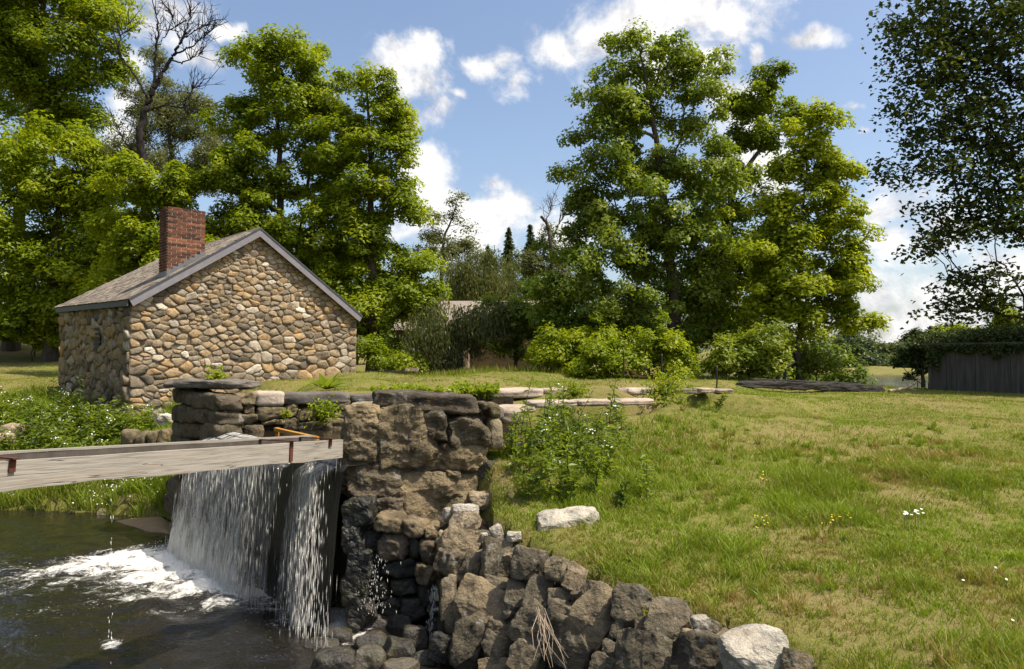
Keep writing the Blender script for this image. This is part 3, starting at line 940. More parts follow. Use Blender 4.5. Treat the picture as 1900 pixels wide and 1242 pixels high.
for b in rubble:
    x0, y0, x1, y1, tn = b[:5]
    cx, cyy = (x0 + x1) / 2, (y0 + y1) / 2
    D = wall_depth(cx, cyy)
    tilt = math.radians(b[5]) if len(b) > 5 else rs.uniform(-.2, .2)
    w, h = (x1 - x0) * D / F, (y1 - y0) * D / F
    c = pt(cx, cyy, D)
    lean = 0.55
    nn = unit([-.45 + rs.uniform(-.25, .25), -.75, .45 + rs.uniform(-.2, .2)])
    rr = unit(np.cross(np.array([0, 0, 1.]), -nn)) * -1
    if rr[0] < 0: rr = -rr
    uu = np.cross(rr, -nn)
    if uu[2] < 0: uu = -uu
    r2 = rr * math.cos(tilt) + uu * math.sin(tilt); u2 = -rr * math.sin(tilt) + uu * math.cos(tilt)
    rock('stone', c + nn * 0.02, r2, nn, u2, (w * 1.1, max(.75 * min(w, h), .14), h * 1.16), M['rubble_stone'] if tn > .09 else M['wet_stone'], tn, rub,
         n=20, blocky=rs.uniform(6, 10), rough=0.15, cuts=11, cutlo=0.64, rug=.3, flat=True)

for _ in range(75):                                   # small stones pinned between the big ones
    cx = rs.uniform(822, 1440); cyy = np.interp(cx, [q[0] for q in TOPD], [q[1] for q in TOPD]) + rs.uniform(14, 130)
    if cyy > 1240: continue
    D = wall_depth(cx, cyy) + .03
    w = rs.uniform(16, 34) * D / F
    a_ = rs.uniform(-.5, .5)
    rock('stone', pt(cx, cyy, D), (math.cos(a_), 0, math.sin(a_)), (0, 1, 0), (-math.sin(a_), 0, math.cos(a_)), (w * rs.uniform(1, 1.5), w * .9, w * rs.uniform(.6, 1)), M['rubble_stone'], rs.uniform(.15, .75), rub, n=7, blocky=6, rough=.16, cuts=7, cutlo=.65, flat=True)
# loose stones: each is a thing
loose = [  # x0,y0,x1,y1,depth,tint,material,label,tilt
    (996, 948, 1112, 1002, 8.0, .75, 'pale_stone', 'long pale oblong boulder lying on the slope above the rubble wall', 5),
    (1345, 1180, 1460, 1262, 4.9, .85, 'pale_stone', 'large white boulder at the front end of the rubble wall', 6),
    (876, 856, 948, 932, 9.3, .02, 'rubble_stone', 'dark grey split boulder leaning in the gap beside the pier', -8),
    (955, 816, 1018, 852, 10.4, .55, 'pale_stone', 'pale boulder half hidden in weeds behind the dark split boulder', 8),
    (908, 905, 956, 948, 9.0, .85, 'rubble_stone', 'tan wedge stone just below the dark split boulder', 10),
    (838, 938, 888, 962, 8.5, 1.0, 'rubble_stone', 'small whitish stone at the foot of the pier face', 0),
    (820, 944, 838, 968, 8.55, .95, 'rubble_stone', 'little round pale stone wedged under the pier', 0),
    (910, 976, 934, 1004, 7.9, .95, 'rubble_stone', 'grey white stone on bare soil above the rubble wall', 20),
    (940, 988, 968, 1006, 7.75, 1.0, 'rubble_stone', 'flat white stone beside a bare patch above the rubble wall', 0),
    (892, 990, 906, 1008, 8.1, 1.0, 'rubble_stone', 'small white pebble at the edge of the rubble wall top', 0),
    (868, 915, 915, 945, 9.0, .78, 'rubble_stone', 'rusty brown stone wedged right of the big lower pier stone', 0),
    (1255, 772, 1284, 784, 16.6, 1.0, 'pale_stone', 'flat pale stone lying alone in the upper field', 0),
    (1143, 1090, 1153, 1100, 6.2, 1.0, 'pale_stone', 'white pebble on the soil by the broadleaf tuft', 0),
    (1172, 1094, 1186, 1108, 6.1, .9, 'pale_stone', 'cream pebble, larger of the pebbles on the wall brink', 0),
    (1284, 1146, 1318, 1166, 5.4, .3, 'pale_stone', 'flat buff stone sunk in grass near the white boulder', 0),
    (1190, 778, 1210, 786, 16.0, .8, 'pale_stone', 'small light stone among daisies in the upper field', 0),
    (180, 948, 222, 974, 14.9, .5, 'rubble_stone', 'brown wet stone at the water edge by the sand bar', -8),
    (128, 946, 150, 962, 15.1, .3, 'rubble_stone', 'small dark stone at the water edge under the weeds', 0),
    (0, 788, 40, 826, 17.6, .8, 'rubble_stone', 'reddish brown stone showing among weeds at the left edge', 0),
    (-30, 806, 18, 838, 17.0, .7, 'rubble_stone', 'tan stone below the reddish one in the bank weeds', 0),
    (286, 768, 318, 790, 17.2, .9, 'pale_stone', 'pale block lying on the ledge beside the house corner', 6),
]
for (x0, y0, x1, y1, D, tn, mt, lab, tl) in loose:
    cx, cyy = (x0 + x1) / 2, (y0 + y1) / 2
    w, h = (x1 - x0) * D / F, (y1 - y0) * D / F
    a = math.radians(tl)
    rr = np.array([math.cos(a), .1, math.sin(a)]); rr = unit(rr); fy = unit(np.cross([0, 0, 1.], rr)); uu = np.cross(rr, fy)
    dpt = max(min(w, h * 1.6) * .8, .08)
    c = pt(cx, cyy, D)
    bot = gz(c[0], c[1])
    o = rock('boulder', c + np.array([0, dpt * .15, 0]), rr, fy, uu, (w * 1.03, dpt, h * 1.12), M[mt], tn, None, n=18 if w > .25 else 8, blocky=6, rough=0.13, cuts=10, cutlo=0.68, flat=True)
    tag(o, lab, 'stone')

wet = [(655, 1135, 722, 1168, 'dark mossy rock directly under the small fall'), (592, 1163, 652, 1196, 'low green rock awash nearest the foam'), (663, 1174, 718, 1210, 'round mossy rock in the middle of the wet rocks'),
       (703, 1184, 768, 1228, 'long dark rock lying before the trickle'), (743, 1162, 794, 1216, 'tilted brown wet rock left of the thin trickle'), (655, 1203, 714, 1255, 'smooth grey dome rock at the bottom edge'),
       (718, 1138, 764, 1172, 'black wet rock against the pier foot'), (768, 1208, 812, 1246, 'small mossy rock where the trickle lands'), (566, 1186, 628, 1208, 'flat rock barely above the water'),
       (585, 1205, 660, 1262, 'dark submerged rock at the bottom of the pool'), (712, 1225, 775, 1262, 'brown flat rock at the bottom edge beside the grey dome')]
for (x0, y0, x1, y1, lab) in wet:
    cx, cyy = (x0 + x1) / 2, (y0 + y1) / 2
    g = ptz(cx, y1, POOL_Z - .02)
    D = g[1] + .12
    w, h = (x1 - x0) * D / F, (y1 - y0) * D / F
    c = pt(cx, cyy, D)
    c[2] -= .06; 
    tn = .95 if 'grey dome' in lab else rs.uniform(.2, .6)
    o = rock('wet_rock', c, (1, 0, 0), (0, 1, 0), (0, 0, 1), (w * 1.12, w * .8, h + .14), M['wet_stone'], tn, None, n=16, blocky=4, rough=0.12, cuts=9, cutlo=.7)
    tag(o, lab, 'rock', 'wet rocks in the water below the small fall')

# far abutment: shaded downstream face and the top slab
abt = empty('stone_abutment', (-5.5, 12.9, -1))
tag(abt, 'shaded stone abutment with overhanging slab at the far end of the dam', 'abutment')
AA = np.array([DAM1[0], DAM1[1], .8]); AB = np.array([DAM1[0] - DDIR[0] * 2.5, DAM1[1] - DDIR[1] * 2.5, .8])
r, nrm, up = plane_axes(AB, AA)
if nrm[:2] @ DOUT < 0: nrm = -nrm
WA, WB = np.array([DAM1[0], DAM1[1], .8]) , pt(650, 790, 13.0)
r2, nrm2, up2 = plane_axes(WA, WB)
mb = MB()
mb.box((AA + AB) / 2 * np.array([1, 1, 0]) - nrm * .62 + np.array([0, 0, .02]), 2.05, 0.9, 2.5, r, -nrm, UP)
o = mb.build('rubble_core', M['earth_core']); pin(abt, o)
ab_boxes = [(318, 718, 352, 752, .3), (350, 730, 402, 762, .25), (318, 750, 356, 786, .2), (354, 760, 402, 788, .25), (317, 784, 346, 816, .3), (344, 786, 374, 814, .2), (372, 786, 403, 824, .3), (316, 814, 362, 850, .2), (358, 818, 404, 852, .25),
            (314, 848, 360, 892, .2), (356, 850, 404, 894, .15), (308, 890, 345, 930, .3), (342, 892, 402, 930, .15), (302, 926, 345, 966, .3), (340, 928, 400, 970, .15)]
lay(abt, ab_boxes, AB, AA, M['pier_stone'], 0.5, rng, 0.03, n=12, blocky=8, rough=0.14, cuts=6, cutlo=.85, over=1.1)
sl0 = pt(395, 712, 12.6)
ctr = (pt(312, 712, 13.7) + pt(478, 712, 12.4)) / 2
rr = unit((pt(478, 712, 12.35) - pt(312, 712, 13.7)) * np.array([1, 1, 0])); ff = np.array([rr[1], -rr[0], 0])
o = rock('slab', ctr, rr, ff, UP, (np.linalg.norm(pt(478, 712, 12.35) - pt(312, 712, 13.7)) * .90, .7, .20), M['coping_stone'], .2, abt, n=18, blocky=6, rough=0.16, cuts=8, cutlo=.8)

# channel wall facing the water behind the dam
cw = empty('channel_wall', (-3.7, 12.7, .3))
tag(cw, 'sunlit stone channel wall behind the dam with dark coping beam', 'stone wall')
WB2 = pt(960, 790, 14.3)
mb = MB()
cm = (WA + WB2) / 2
mb.box(cm * np.array([1, 1, 0]) - nrm2 * .42 + np.array([0, 0, .72]), np.linalg.norm(WB2 - WA), 0.5, 1.2, unit(WB2 - WA) * np.array([1, 1, 0]), -nrm2, UP)
o = mb.build('rubble_core', M['earth_core']); pin(cw, o)
cw_boxes = [(400, 733, 448, 757, .25), (440, 727, 477, 752, .7), (402, 756, 447, 782, .6), (448, 749, 476, 771, .55), (444, 768, 481, 790, .5), (478, 754, 530, 780, .5), (530, 750, 554, 776, .6), (551, 757, 588, 784, .75), (585, 750, 622, 776, .3),
            (403, 782, 444, 806, .8), (440, 774, 457, 798, .5), (454, 788, 492, 806, .4), (488, 776, 530, 790, .6), (528, 775, 556, 800, .45), (554, 782, 602, 802, .5), (600, 775, 645, 800, .4), (618, 742, 652, 762, .5), (618, 760, 655, 780, .6), (650, 750, 700, 775, .5), (650, 775, 700, 800, .4)]
lay(cw, cw_boxes, WA, WB, M['pier_stone'], 0.4, rng, 0.03, n=13, blocky=6, rough=0.18, cuts=8, over=1.1)
lay(cw, [(473, 726, 530, 756, .88)], WA, WB, M['coping_stone'], 0.5, rng, 0.05, n=11, blocky=5, rough=0.08, cuts=6)
lay(cw, [(528, 728, 652, 751, .12, 0), (652, 731, 705, 746, .15, 2)], WA, WB, M['coping_stone'], 0.6, rng, 0.07, name='coping_beam', n=12, blocky=8, rough=0.04, cuts=4, cutlo=.9)

# far coping row and near coping row along the race
cf = empty('race_coping', tuple(pt(1100, 725, 15.5)))
tag(cf, 'row of long pinkish coping slabs along the far side of the race', 'coping')
for (x0, x1, ytop, yb, D, dep, tn) in [(902, 1012, 714, 741, 14.9, .75, .85), (1010, 1060, 715, 738, 15.2, .7, .8), (1056, 1080, 718, 736, 15.4, .6, .7), (1078, 1120, 715, 734, 15.6, .6, .75), (1118, 1168, 715, 734, 15.8, .6, .65), (1166, 1224, 714, 735, 16.0, .7, .9),
                                       (1226, 1256, 718, 733, 16.3, .5, .5), (1254, 1298, 715, 732, 16.5, .55, .25), (1300, 1330, 714, 730, 16.9, .5, .75), (1330, 1366, 716, 731, 17.2, .5, .6), (840, 904, 717, 742, 14.6, .6, .6)]:
    a, b = pt(x0, yb, D), pt(x1, ytop + 6, D)
    r3 = unit([1, .22, 0]); f3 = np.array([r3[1], -r3[0], 0])
    c = (a + b) / 2 - f3 * dep * .5
    rock('slab', c, r3, f3, UP, ((b[0] - a[0]) * 1.04, dep, b[2] - a[2]), M['coping_stone'], tn, cf, n=11, blocky=7, rough=0.06, cuts=5, cutlo=.88)
cn = empty('race_coping', tuple(pt(1000, 750, 12)))
tag(cn, 'low half-buried coping slabs on the near side of the race behind the weeds', 'coping')
for (x0, x1, ytop, yb, D, dep, tn) in [(898, 985, 752, 764, 11.2, .55, .8), (975, 1065, 742, 753, 12.6, .5, .85), (1060, 1125, 740, 751, 13.2, .5, .8), (1120, 1208, 740, 748, 13.9, .5, .8)]:
    a, b = pt(x0, yb, D), pt(x1, ytop + 3, D)
    r3 = unit([1, .5, 0]); f3 = np.array([r3[1], -r3[0], 0])
    rock('slab', (a + b) / 2, r3, f3, UP, ((b[0] - a[0]) * 1.15, dep, max(b[2] - a[2], .1) * 1.3), M['coping_stone'], tn, cn, n=10, blocky=6, rough=0.06, cuts=5, cutlo=.85)
o = rock('stone', pt(948, 772, 10.9), unit([1, .3, 0]), unit([.3, -1, 0]), UP, (.46, .45, .24), M['coping_stone'], .75, cn, n=10, blocky=5, rough=.1, cuts=7)
o = rock('stone', pt(918, 768, 10.7), unit([1, .3, 0]), unit([.3, -1, 0]), UP, (.22, .4, .2), M['coping_stone'], .3, cn, n=9, blocky=5, rough=.1, cuts=7)

# low stone row under the house corner
lr = empty('low_stone_row', tuple(pt(270, 825, 16.2)))
tag(lr, 'low row of rough stones below the near corner of the house', 'stone row')
for (x0, y0, x1, y1, tn) in [(229, 795, 258, 830, .5), (255, 799, 280, 830, .35), (277, 798, 300, 830, .45), (297, 795, 322, 830, .6)]:
    a, b = pt(x0, y1, 16.2), pt(x1, y0, 16.2)
    rock('stone', (a + b) / 2, (1, 0, 0), (0, 1, 0), UP, ((b[0] - a[0]) * 1.05, .5, b[2] - a[2]), M['pier_stone'], tn, lr, n=9, blocky=4, rough=.12, cuts=8)
# ------------------------------------------------------------------ stone house
house = empty('stone_house', (HA[0], HA[1], 0.3))
tag(house, 'small fieldstone house with wood shingle roof and red brick chimney', 'house')
A3 = np.array([HA[0], HA[1], 0.0]); E3 = np.array([HE[0], HE[1], 0.0]); G3 = np.array([HG[0], HG[1], 0.0])
ZE, ZR, DZB, DZC, OH, OG = 3.503, 5.668, -0.136, 0.20, 0.10, 0.18
eNear = A3 - E3 * OH - G3 * OG + UP * ZE
eFar = A3 - E3 * OH + G3 * (HL + OG) + UP * (ZE + DZC)
rNear = A3 + E3 * HW / 2 - G3 * OG + UP * ZR
rFar = A3 + E3 * HW / 2 + G3 * (HL + OG) + UP * ZR
fNear = A3 + E3 * (HW + OH) - G3 * OG + UP * (ZE + DZB)
fFar = A3 + E3 * (HW + OH) + G3 * (HL + OG) + UP * (ZE + DZB + .1)


def roof_under(a):
    """underside of the roof above the gable wall at distance a along it"""
    if a < HW / 2:
        return ZE + (ZR - ZE) * (a + OH) / (HW / 2 + OH)
    return ZE + DZB + (ZR - ZE - DZB) * (HW + OH - a) / (HW / 2 + OH)


# wall bodies: mortar prism
zb = -0.6
body = []
top = [roof_under(0) - .13, roof_under(HW / 2) - .16, roof_under(HW) - .13]
for k, g in enumerate((0.0, HL)):
    add_ = DZC if k else 0
    b0 = A3 + G3 * g
    body += [b0 + UP * zb, b0 + E3 * HW + UP * zb, b0 + E3 * HW + UP * top[2], b0 + E3 * HW / 2 + UP * top[1], b0 + UP * (top[0] + add_ * .9)]
wall = bpy.data.meshes.new('wall')
wall.from_pydata([tuple(v) for v in body], [], [(0, 1, 2, 3, 4), (9, 8, 7, 6, 5), (0, 4, 9, 5), (1, 6, 7, 2), (2, 7, 8, 3), (3, 8, 9, 4), (0, 5, 6, 1)])
wall.materials.append(M['mortar'])
wallo = add('wall', wall); pin(house, wallo)


def clip(poly, n, d):
    out = []
    for i in range(len(poly)):
        p, q = poly[i], poly[(i + 1) % len(poly)]
        a, b = p @ n - d, q @ n - d
        if a <= 0: out.append(p)
        if (a < 0 < b) or (b < 0 < a):
            out.append(p + (q - p) * (a / (a - b)))
    return out


def voronoi_cells(bound, inside_fn, n, seed, ani=0.7, lloyd=2):
    rs = np.random.RandomState(seed)
    B = np.array(bound, float)
    lo, hi = B.min(0), B.max(0)
    S = []
    while len(S) < n:
        p = rs.uniform(lo, hi)
        dens = inside_fn(p)
        if dens > 0 and rs.rand() < dens:
            S.append(p)
    S = np.array(S)
    sc = np.array([ani, 1.0])
    cells = None
    for it in range(lloyd + 1):
        P = S * sc
        cells = []
        for i in range(len(P)):
            d2 = ((P - P[i]) ** 2).sum(1)
            nb = np.argsort(d2)[1:26]
            poly = [b * sc for b in B]
            for j in nb:
                nn = P[j] - P[i]
                poly = clip(poly, nn, nn @ (P[i] + P[j]) / 2)
                if len(poly) < 3: break
            cells.append(np.array([q / sc for q in poly]) if len(poly) >= 3 else None)
        if it < lloyd:
            S = np.array([(c.mean(0) * .75 + s * .25) if c is not None else s for c, s in zip(cells, S)])
    return [c for c in cells if c is not None]


def chaikin(p, k=1, w=.25):
    for _ in range(k):
        q = np.roll(p, -1, 0)
        p = np.stack([p * (1 - w) + q * w, p * w + q * (1 - w)], 1).reshape(-1, 2)
    return p


def stone_from_cell(cell, origin, ex, nrm, joint, bulge, rs):
    c = cell.mean(0)
    # drop vertices that lie almost on top of each other
    keep = [cell[0]]
    for q in cell[1:]:
        if np.linalg.norm(q - keep[-1]) > .03: keep.append(q)
    if len(keep) > 3 and np.linalg.norm(keep[0] - keep[-1]) < .03: keep.pop()
    cell = np.array(keep)
    if len(cell) < 3: return None
    size = np.sqrt(abs(0.5 * np.sum(cell[:, 0] * np.roll(cell[:, 1], -1) - cell[:, 1] * np.roll(cell[:, 0], -1))))
    if size < .05: return None
    d = cell - c
    L = np.linalg.norm(d, axis=1)[:, None]
    p = c + d * np.clip(1 - joint / L, .55, 1)
    p = chaikin(p, 1, .15)
    p = p + rs.normal(0, .009, p.shape)
    m = len(p)
    b = bulge * min(size / .28, 1.5) * rs.uniform(.6, 1.3)
    tiltv = rs.uniform(-.25, .25, 2)
    rows = []
    for (s, h) in ((1.0, -.04), (1.0, .22 * b), (.93, .66 * b), (.66, .95 * b)):
        q = c + (p - c) * s
        hh = h + ((q - c) @ tiltv) * (1 if h > 0 else 0) + (rs.normal(0, .10 * b, m) if 0 < s < 1 else 0)
        rows.append(np.column_stack([q, np.maximum(hh, .0) if h > 0 else np.full(m, h)]))
    V2 = np.concatenate(rows + [np.array([[c[0], c[1], b * 1.03]])])
    V = origin + np.outer(V2[:, 0], ex) + np.outer(V2[:, 1], UP) + np.outer(V2[:, 2], nrm)
    Q = [(r_ * m + j, r_ * m + (j + 1) % m, (r_ + 1) * m + (j + 1) % m, (r_ + 1) * m + j) for r_ in range(3) for j in range(m)]
    T_ = [(3 * m + j, 3 * m + (j + 1) % m, 4 * m) for j in range(m)]
    return V, np.array(Q), np.array(T_), size


rs = np.random.RandomState(11)
gn = np.array([HE[1], -HE[0], 0.0])          # gable faces the camera side
ln_ = -np.array([HG[1], -HG[0], 0.0]); ln_ = ln_ if ln_ @ np.array([-1, -1, 0]) > 0 else -ln_
lo_a = np.linspace(0, HW, 12)
def base_z(a):
    p = A3 + E3 * a
    return gz(p[0] + gn[0] * .15, p[1] + gn[1] * .15)
bz = [base_z(a) for a in lo_a]
bound = [(0, 0.1), (HW, 0.1), (HW, roof_under(HW) - .14), (HW / 2, roof_under(HW / 2) - .16), (0, roof_under(0) - .14)]
def dens_g(p):
    if p[1] > roof_under(p[0]) - .18: return 0
    b = np.interp(p[0], lo_a, bz)
    if p[1] < b - .25: return 0
    return .55 + .45 * min((p[1] - b) / 2.6, 1)
stones = []
for c in voronoi_cells(bound, dens_g, 500, 4, .60, 1):
    if c[:, 1].max() < np.interp(c[:, 0].mean(), lo_a, bz) - .1: continue
    r_ = stone_from_cell(c, A3, E3, gn, .011, .055, rs)
    if r_: stones.append((r_[3] * 2, r_))
boundL = [(0, 0.0), (HL, 0.0), (HL, ZE + DZC - .16), (0, ZE - .16)]
WIN = (2.55, 3.15, 2.25, 3.30)   # slot window in the shaded wall: from, to, sill, head
def dens_l(p):
    if WIN[0] - .05 < p[0] < WIN[1] + .05 and WIN[2] - .05 < p[1] < WIN[3] + .3: return 0
    return 1
for c in voronoi_cells(boundL, dens_l, 260, 9, .7, 1):
    cm = c.mean(0)
    if WIN[0] < cm[0] < WIN[1] and cm[1] > WIN[2]: continue
    c[:, 0] = np.where((c[:, 0] > WIN[0]) & (c[:, 0] < WIN[1]) & (c[:, 1] > WIN[2]), np.where(c[:, 0] < (WIN[0] + WIN[1]) / 2, WIN[0], WIN[1]), c[:, 0])
    r_ = stone_from_cell(c, A3, G3, ln_, .010, .05, rs)
    if r_: stones.append((r_[3] * .8, r_))
stones.sort(key=lambda q: -q[0])
rest = MB()
for k, (_, (V, Q, T_, s)) in enumerate(stones):
    tn = float(np.clip(rs.beta(2.0, 2.0), 0, 1))
    if k < 300:
        o = mesh('stone', V, [Q, T_], M['field_stone'], wallo, True, {'tint': ('POINT', np.full(len(V), tn))})
    else:
        rest.add(V, Q, tn)
        rest.T.append(T_ + rest.n - len(V))
o = rest.build('small_stones', M['field_stone'], wallo, True); o['kind'] = 'stuff'

# slot window: boarded recess with a lintel
mb = MB()
wc = A3 + G3 * (WIN[0] + WIN[1]) / 2 + UP * (WIN[2] + WIN[3]) / 2
mb.box(wc + ln_ * .01, WIN[1] - WIN[0], .03, WIN[3] - WIN[2], G3, ln_, UP)
win = mb.build('window', M['dark_opening']); pin(house, win)
for k in range(7):
    z_ = WIN[2] + .08 + k * (WIN[3] - WIN[2] - .1) / 7
    s_o = MB().box(wc * np.array([1, 1, 0]) + UP * z_ + ln_ * .04, WIN[1] - WIN[0] - .08, .03, .07, G3, ln_, UP).build('slat', M['weathered_board'], win)

# roof boards under the shingles
def slab(p, thick):
    p = [np.asarray(q) for q in p]
    nn = unit(np.cross(p[1] - p[0], p[3] - p[0])); nn = nn if nn[2] > 0 else -nn
    V = np.array(p + [q - nn * thick for q in p])
    Q = np.array([[0, 1, 2, 3], [7, 6, 5, 4], [0, 4, 5, 1], [1, 5, 6, 2], [2, 6, 7, 3], [3, 7, 4, 0]])
    return V, Q, nn
V1, Q1, nL = slab([eNear, eFar, rFar, rNear], .07)
V2, Q2, nR = slab([fNear, rNear, rFar, fFar], .07)
mb = MB(); mb.add(V1 - UP * .012, Q1); mb.add(V2, Q2)
roof = mb.build('roof', M['dark_paint']); pin(house, roof)
# shingles, course by course, on the slope in view
srs = np.random.RandomState(21)
slope = np.linalg.norm(rNear - eNear)
NC = 27
vari = []
down = unit(eNear - rNear)
for k in range(8):
    w_ = .15 + .012 * (k % 4)
    V, Q = boxv((0, 0, 0), w_, .21, .016, unit(eFar - eNear), down, nL)
    me_o = mesh('shingle', V, Q, M['shingle'], None, False, {'tint': ('POINT', np.full(8, (k + .5) / 8))})
    vari.append(me_o.data)
    bpy.data.objects.remove(me_o)
sh = []
for c in range(NC):
    t_ = (c + .35) / NC
    pos = -.06 + srs.uniform(0, .1)
    while pos < HL + 2 * OG - .05:
        k = srs.randint(8)
        w_ = .15 + .012 * (k % 4) + .006
        f = (pos + w_ / 2) / (HL + 2 * OG)
        p = (eNear * (1 - f) + eFar * f) * (1 - t_) + (rNear * (1 - f) + rFar * f) * t_
        p = p + nL * (.014 + srs.uniform(0, .008)) + down * srs.uniform(-.012, .012)
        sh.append((np.linalg.norm(p - np.array([0, 0, EYE])), p, k))
        pos += w_
sh.sort(key=lambda q: q[0])
tilt_off = nL * .007
restS = MB()
for q, (d, p, k) in enumerate(sh):
    if q < 300:
        o = add('shingle', vari[k], roof, tuple(p))
    else:
        V, Q = boxv(p, .15 + .012 * (k % 4), .21, .016, unit(eFar - eNear), unit(down + nL * .06), unit(nL - down * .06))
        restS.add(V, Q, (k + .5) / 8)
o = restS.build('small_shingles', M['shingle'], roof); o['kind'] = 'stuff'
# ridge boards
mb = MB()
o = MB().box((rNear + rFar) / 2 + UP * .02 + down * .06, .14, HL + 2 * OG, .03, unit(down), G3, nL).build('ridge_board', M['shingle'], roof)
# rake boards and eaves fascia
for (p, q, nm, mt) in [(eNear, rNear, 'rake_board', 'grey_paint'), (fNear, rNear, 'rake_board', 'grey_paint')]:
    d = unit(rNear - p)
    L = np.linalg.norm(rNear - p)
    nn = np.cross(d, gn); nn = nn if nn[2] > 0 else -nn
    V = np.array([p + gn * s + nn * h for s in (.0, .035) for h in (-.20, -.035)] + [rNear + gn * s + UP * h for s in (.0, .035) for h in (-.20 / abs(nn[2]), -.035 / abs(nn[2]))])
    Q = np.array([[0, 2, 3, 1], [4, 5, 7, 6], [0, 4, 6, 2], [1, 3, 7, 5], [2, 6, 7, 3], [0, 1, 5, 4]])
    o = MB().add(V, Q).build(nm, M[mt]); pin(house, o)
    V = V.copy()
    V = np.array([p + gn * s + nn * h for s in (.0, .05) for h in (-.033, .012)] + [rNear + gn * s + UP * h for s in (.0, .05) for h in (-.033 / abs(nn[2]), .012)])
    o = MB().add(V, Q).build('rake_trim', M['dark_paint']); pin(house, o)
V = np.array([eNear - E3 * a + UP * h for a in (.0, .03) for h in (-.17, -.03)] + [eFar - E3 * a + UP * h for a in (.0, .03) for h in (-.17, -.03)])
Q = np.array([[0, 2, 3, 1], [4, 5, 7, 6], [0, 4, 6, 2], [1, 3, 7, 5], [2, 6, 7, 3], [0, 1, 5, 4]])
o = MB().add(V, Q).build('fascia', M['dark_paint']); pin(house, o)

# chimney of single bricks
c1 = face_point(309, 514, eNear, nL); c2 = face_point(379, 468, eNear, nL)
lo_, hi_ = .3, 2.0
for _ in range(40):
    cw_ = (lo_ + hi_) / 2
    q_ = c1 + E3 * cw_
    if 950 + F * q_[0] / (q_[1] * math.cos(PITCH) + (q_[2] - EYE) * math.sin(PITCH)) < 380: lo_ = cw_
    else: hi_ = cw_
tt_ = ((eNear - (c1 + E3 * cw_)) @ nL) / nL[2]
c2 = c1 + E3 * cw_ + UP * tt_
cd = .62
ztop = pt(311, 382, c1[1])[2]
zbot = min(c1[2], c2[2]) - .15
mb = MB()
cc_ = (c1 + E3 * cw_ / 2 + G3 * cd / 2) * np.array([1, 1, 0])
mb.box(cc_ + UP * (zbot + ztop - .03) / 2, cw_ - .024, cd - .024, ztop - .03 - zbot, E3, G3, UP)
chim = mb.build('chimney', M['brick_mortar']); pin(house, chim)
CH = .073
ncs = int((ztop - zbot) / CH)
bl = (cw_ + .012) / 4
brs = np.random.RandomState(2)
bv = {}
def brick_obj(kind_, p, ex, ey, L, tn):
    key = (kind_, tn)
    if key not in bv:
        V, Q = boxv((0, 0, 0), L - .020, .10, CH - .021, ex, ey, UP)
        o_ = mesh('brick', V, Q, M['brick'], None, False, {'tint': ('POINT', np.full(8, (tn + .5) / 6))})
        bv[key] = o_.data
        bpy.data.objects.remove(o_)
    add('brick', bv[key], chim, tuple(p))
base0 = c1 * np.array([1, 1, 0])
for c in range(ncs):
    z_ = ztop - CH * (c + .5)
    shift = 0 if c % 2 else .5
    # gable-side face
    edges = [0.0] + [bl * (k + shift) for k in range(0 if shift else 1, 4)] + [cw_]
    edges = sorted(set(np.round(edges, 4)))
    for a, b in zip(edges[:-1], edges[1:]):
        L = b - a
        if L < .03: continue
        p = base0 + E3 * (a + b) / 2 + G3 * .047 + UP * z_ + gn * brs.uniform(-.001, .005)
        ground_here = c1[2] + (c2[2] - c1[2]) * ((a + b) / 2 / cw_)
        if z_ < ground_here - .1: continue
        brick_obj(('g', round(L, 3)), p, E3, G3, L, brs.randint(6) if c > 2 else brs.randint(4))
    # downslope face
    e2 = [0.102] + [.102 + bl * (k + .5 - shift) for k in range(0 if shift < .4 else 1, 3)] + [cd]
    e2 = sorted(set(np.round([q for q in e2 if q <= cd], 4)))
    for a, b in zip(e2[:-1], e2[1:]):
        L = b - a
        if L < .03: continue
        p = base0 + G3 * (a + b) / 2 + E3 * .047 + UP * z_ + E3 * brs.uniform(-.005, .001)
        brick_obj(('l', round(L, 3)), p, G3, E3, L, brs.randint(4))
    # uphill face, only high courses
    if c < 9:
        for a, b in ((.1, .36), (.36, cd)):
            p = base0 + G3 * (a + b) / 2 + E3 * (cw_ - .047) + UP * z_
            brick_obj(('r', round(b - a, 3)), p, G3, E3, b - a, brs.randint(6))
# lead flashing round the chimney foot
pA = base0 + UP * (c1[2] - .02) + gn * .012; pB = base0 + E3 * cw_ + UP * (c2[2] - .02) + gn * .012
V, Q = [], []
st = 7
mb = MB()
for k in range(st):
    f0, f1 = k / st, (k + 1) / st
    q0 = pA * (1 - f0) + pB * f0; q1 = pA * (1 - f1) + pB * f1
    hh = .13 + (q1[2] - q0[2])
    mb.add(np.array([q0 - UP * .05, q1 - UP * .05, q1 + UP * .13, np.array([q0[0], q0[1], q1[2] + .13])]), np.array([[0, 1, 2, 3]]))
o = mb.build('flashing', M['flashing']); o.parent = chim
mb = MB().box(base0 + G3 * cd / 2 + UP * (c1[2] + .02) - E3 * .014, cd + .02, .012, .26, G3, E3, UP)
o = mb.build('flashing', M['flashing']); o.parent = chim

# ------------------------------------------------------------------ flume
fl = empty('timber_flume', tuple(pt(637, 850, 8.72)))
tag(fl, 'weathered grey timber flume held by rusty iron straps across the pool', 'flume')
R0, L0 = pt(637, 816, 8.72), pt(0, 857, 5.25)
fd = unit(L0 - R0)
L1 = L0 + fd * 1.6
fn = unit(np.cross(fd, UP)); fn = fn if fn @ np.array([1, -1, 0]) > 0 else -fn
fu = np.cross(fn, fd); fu = fu if fu[2] > 0 else -fu


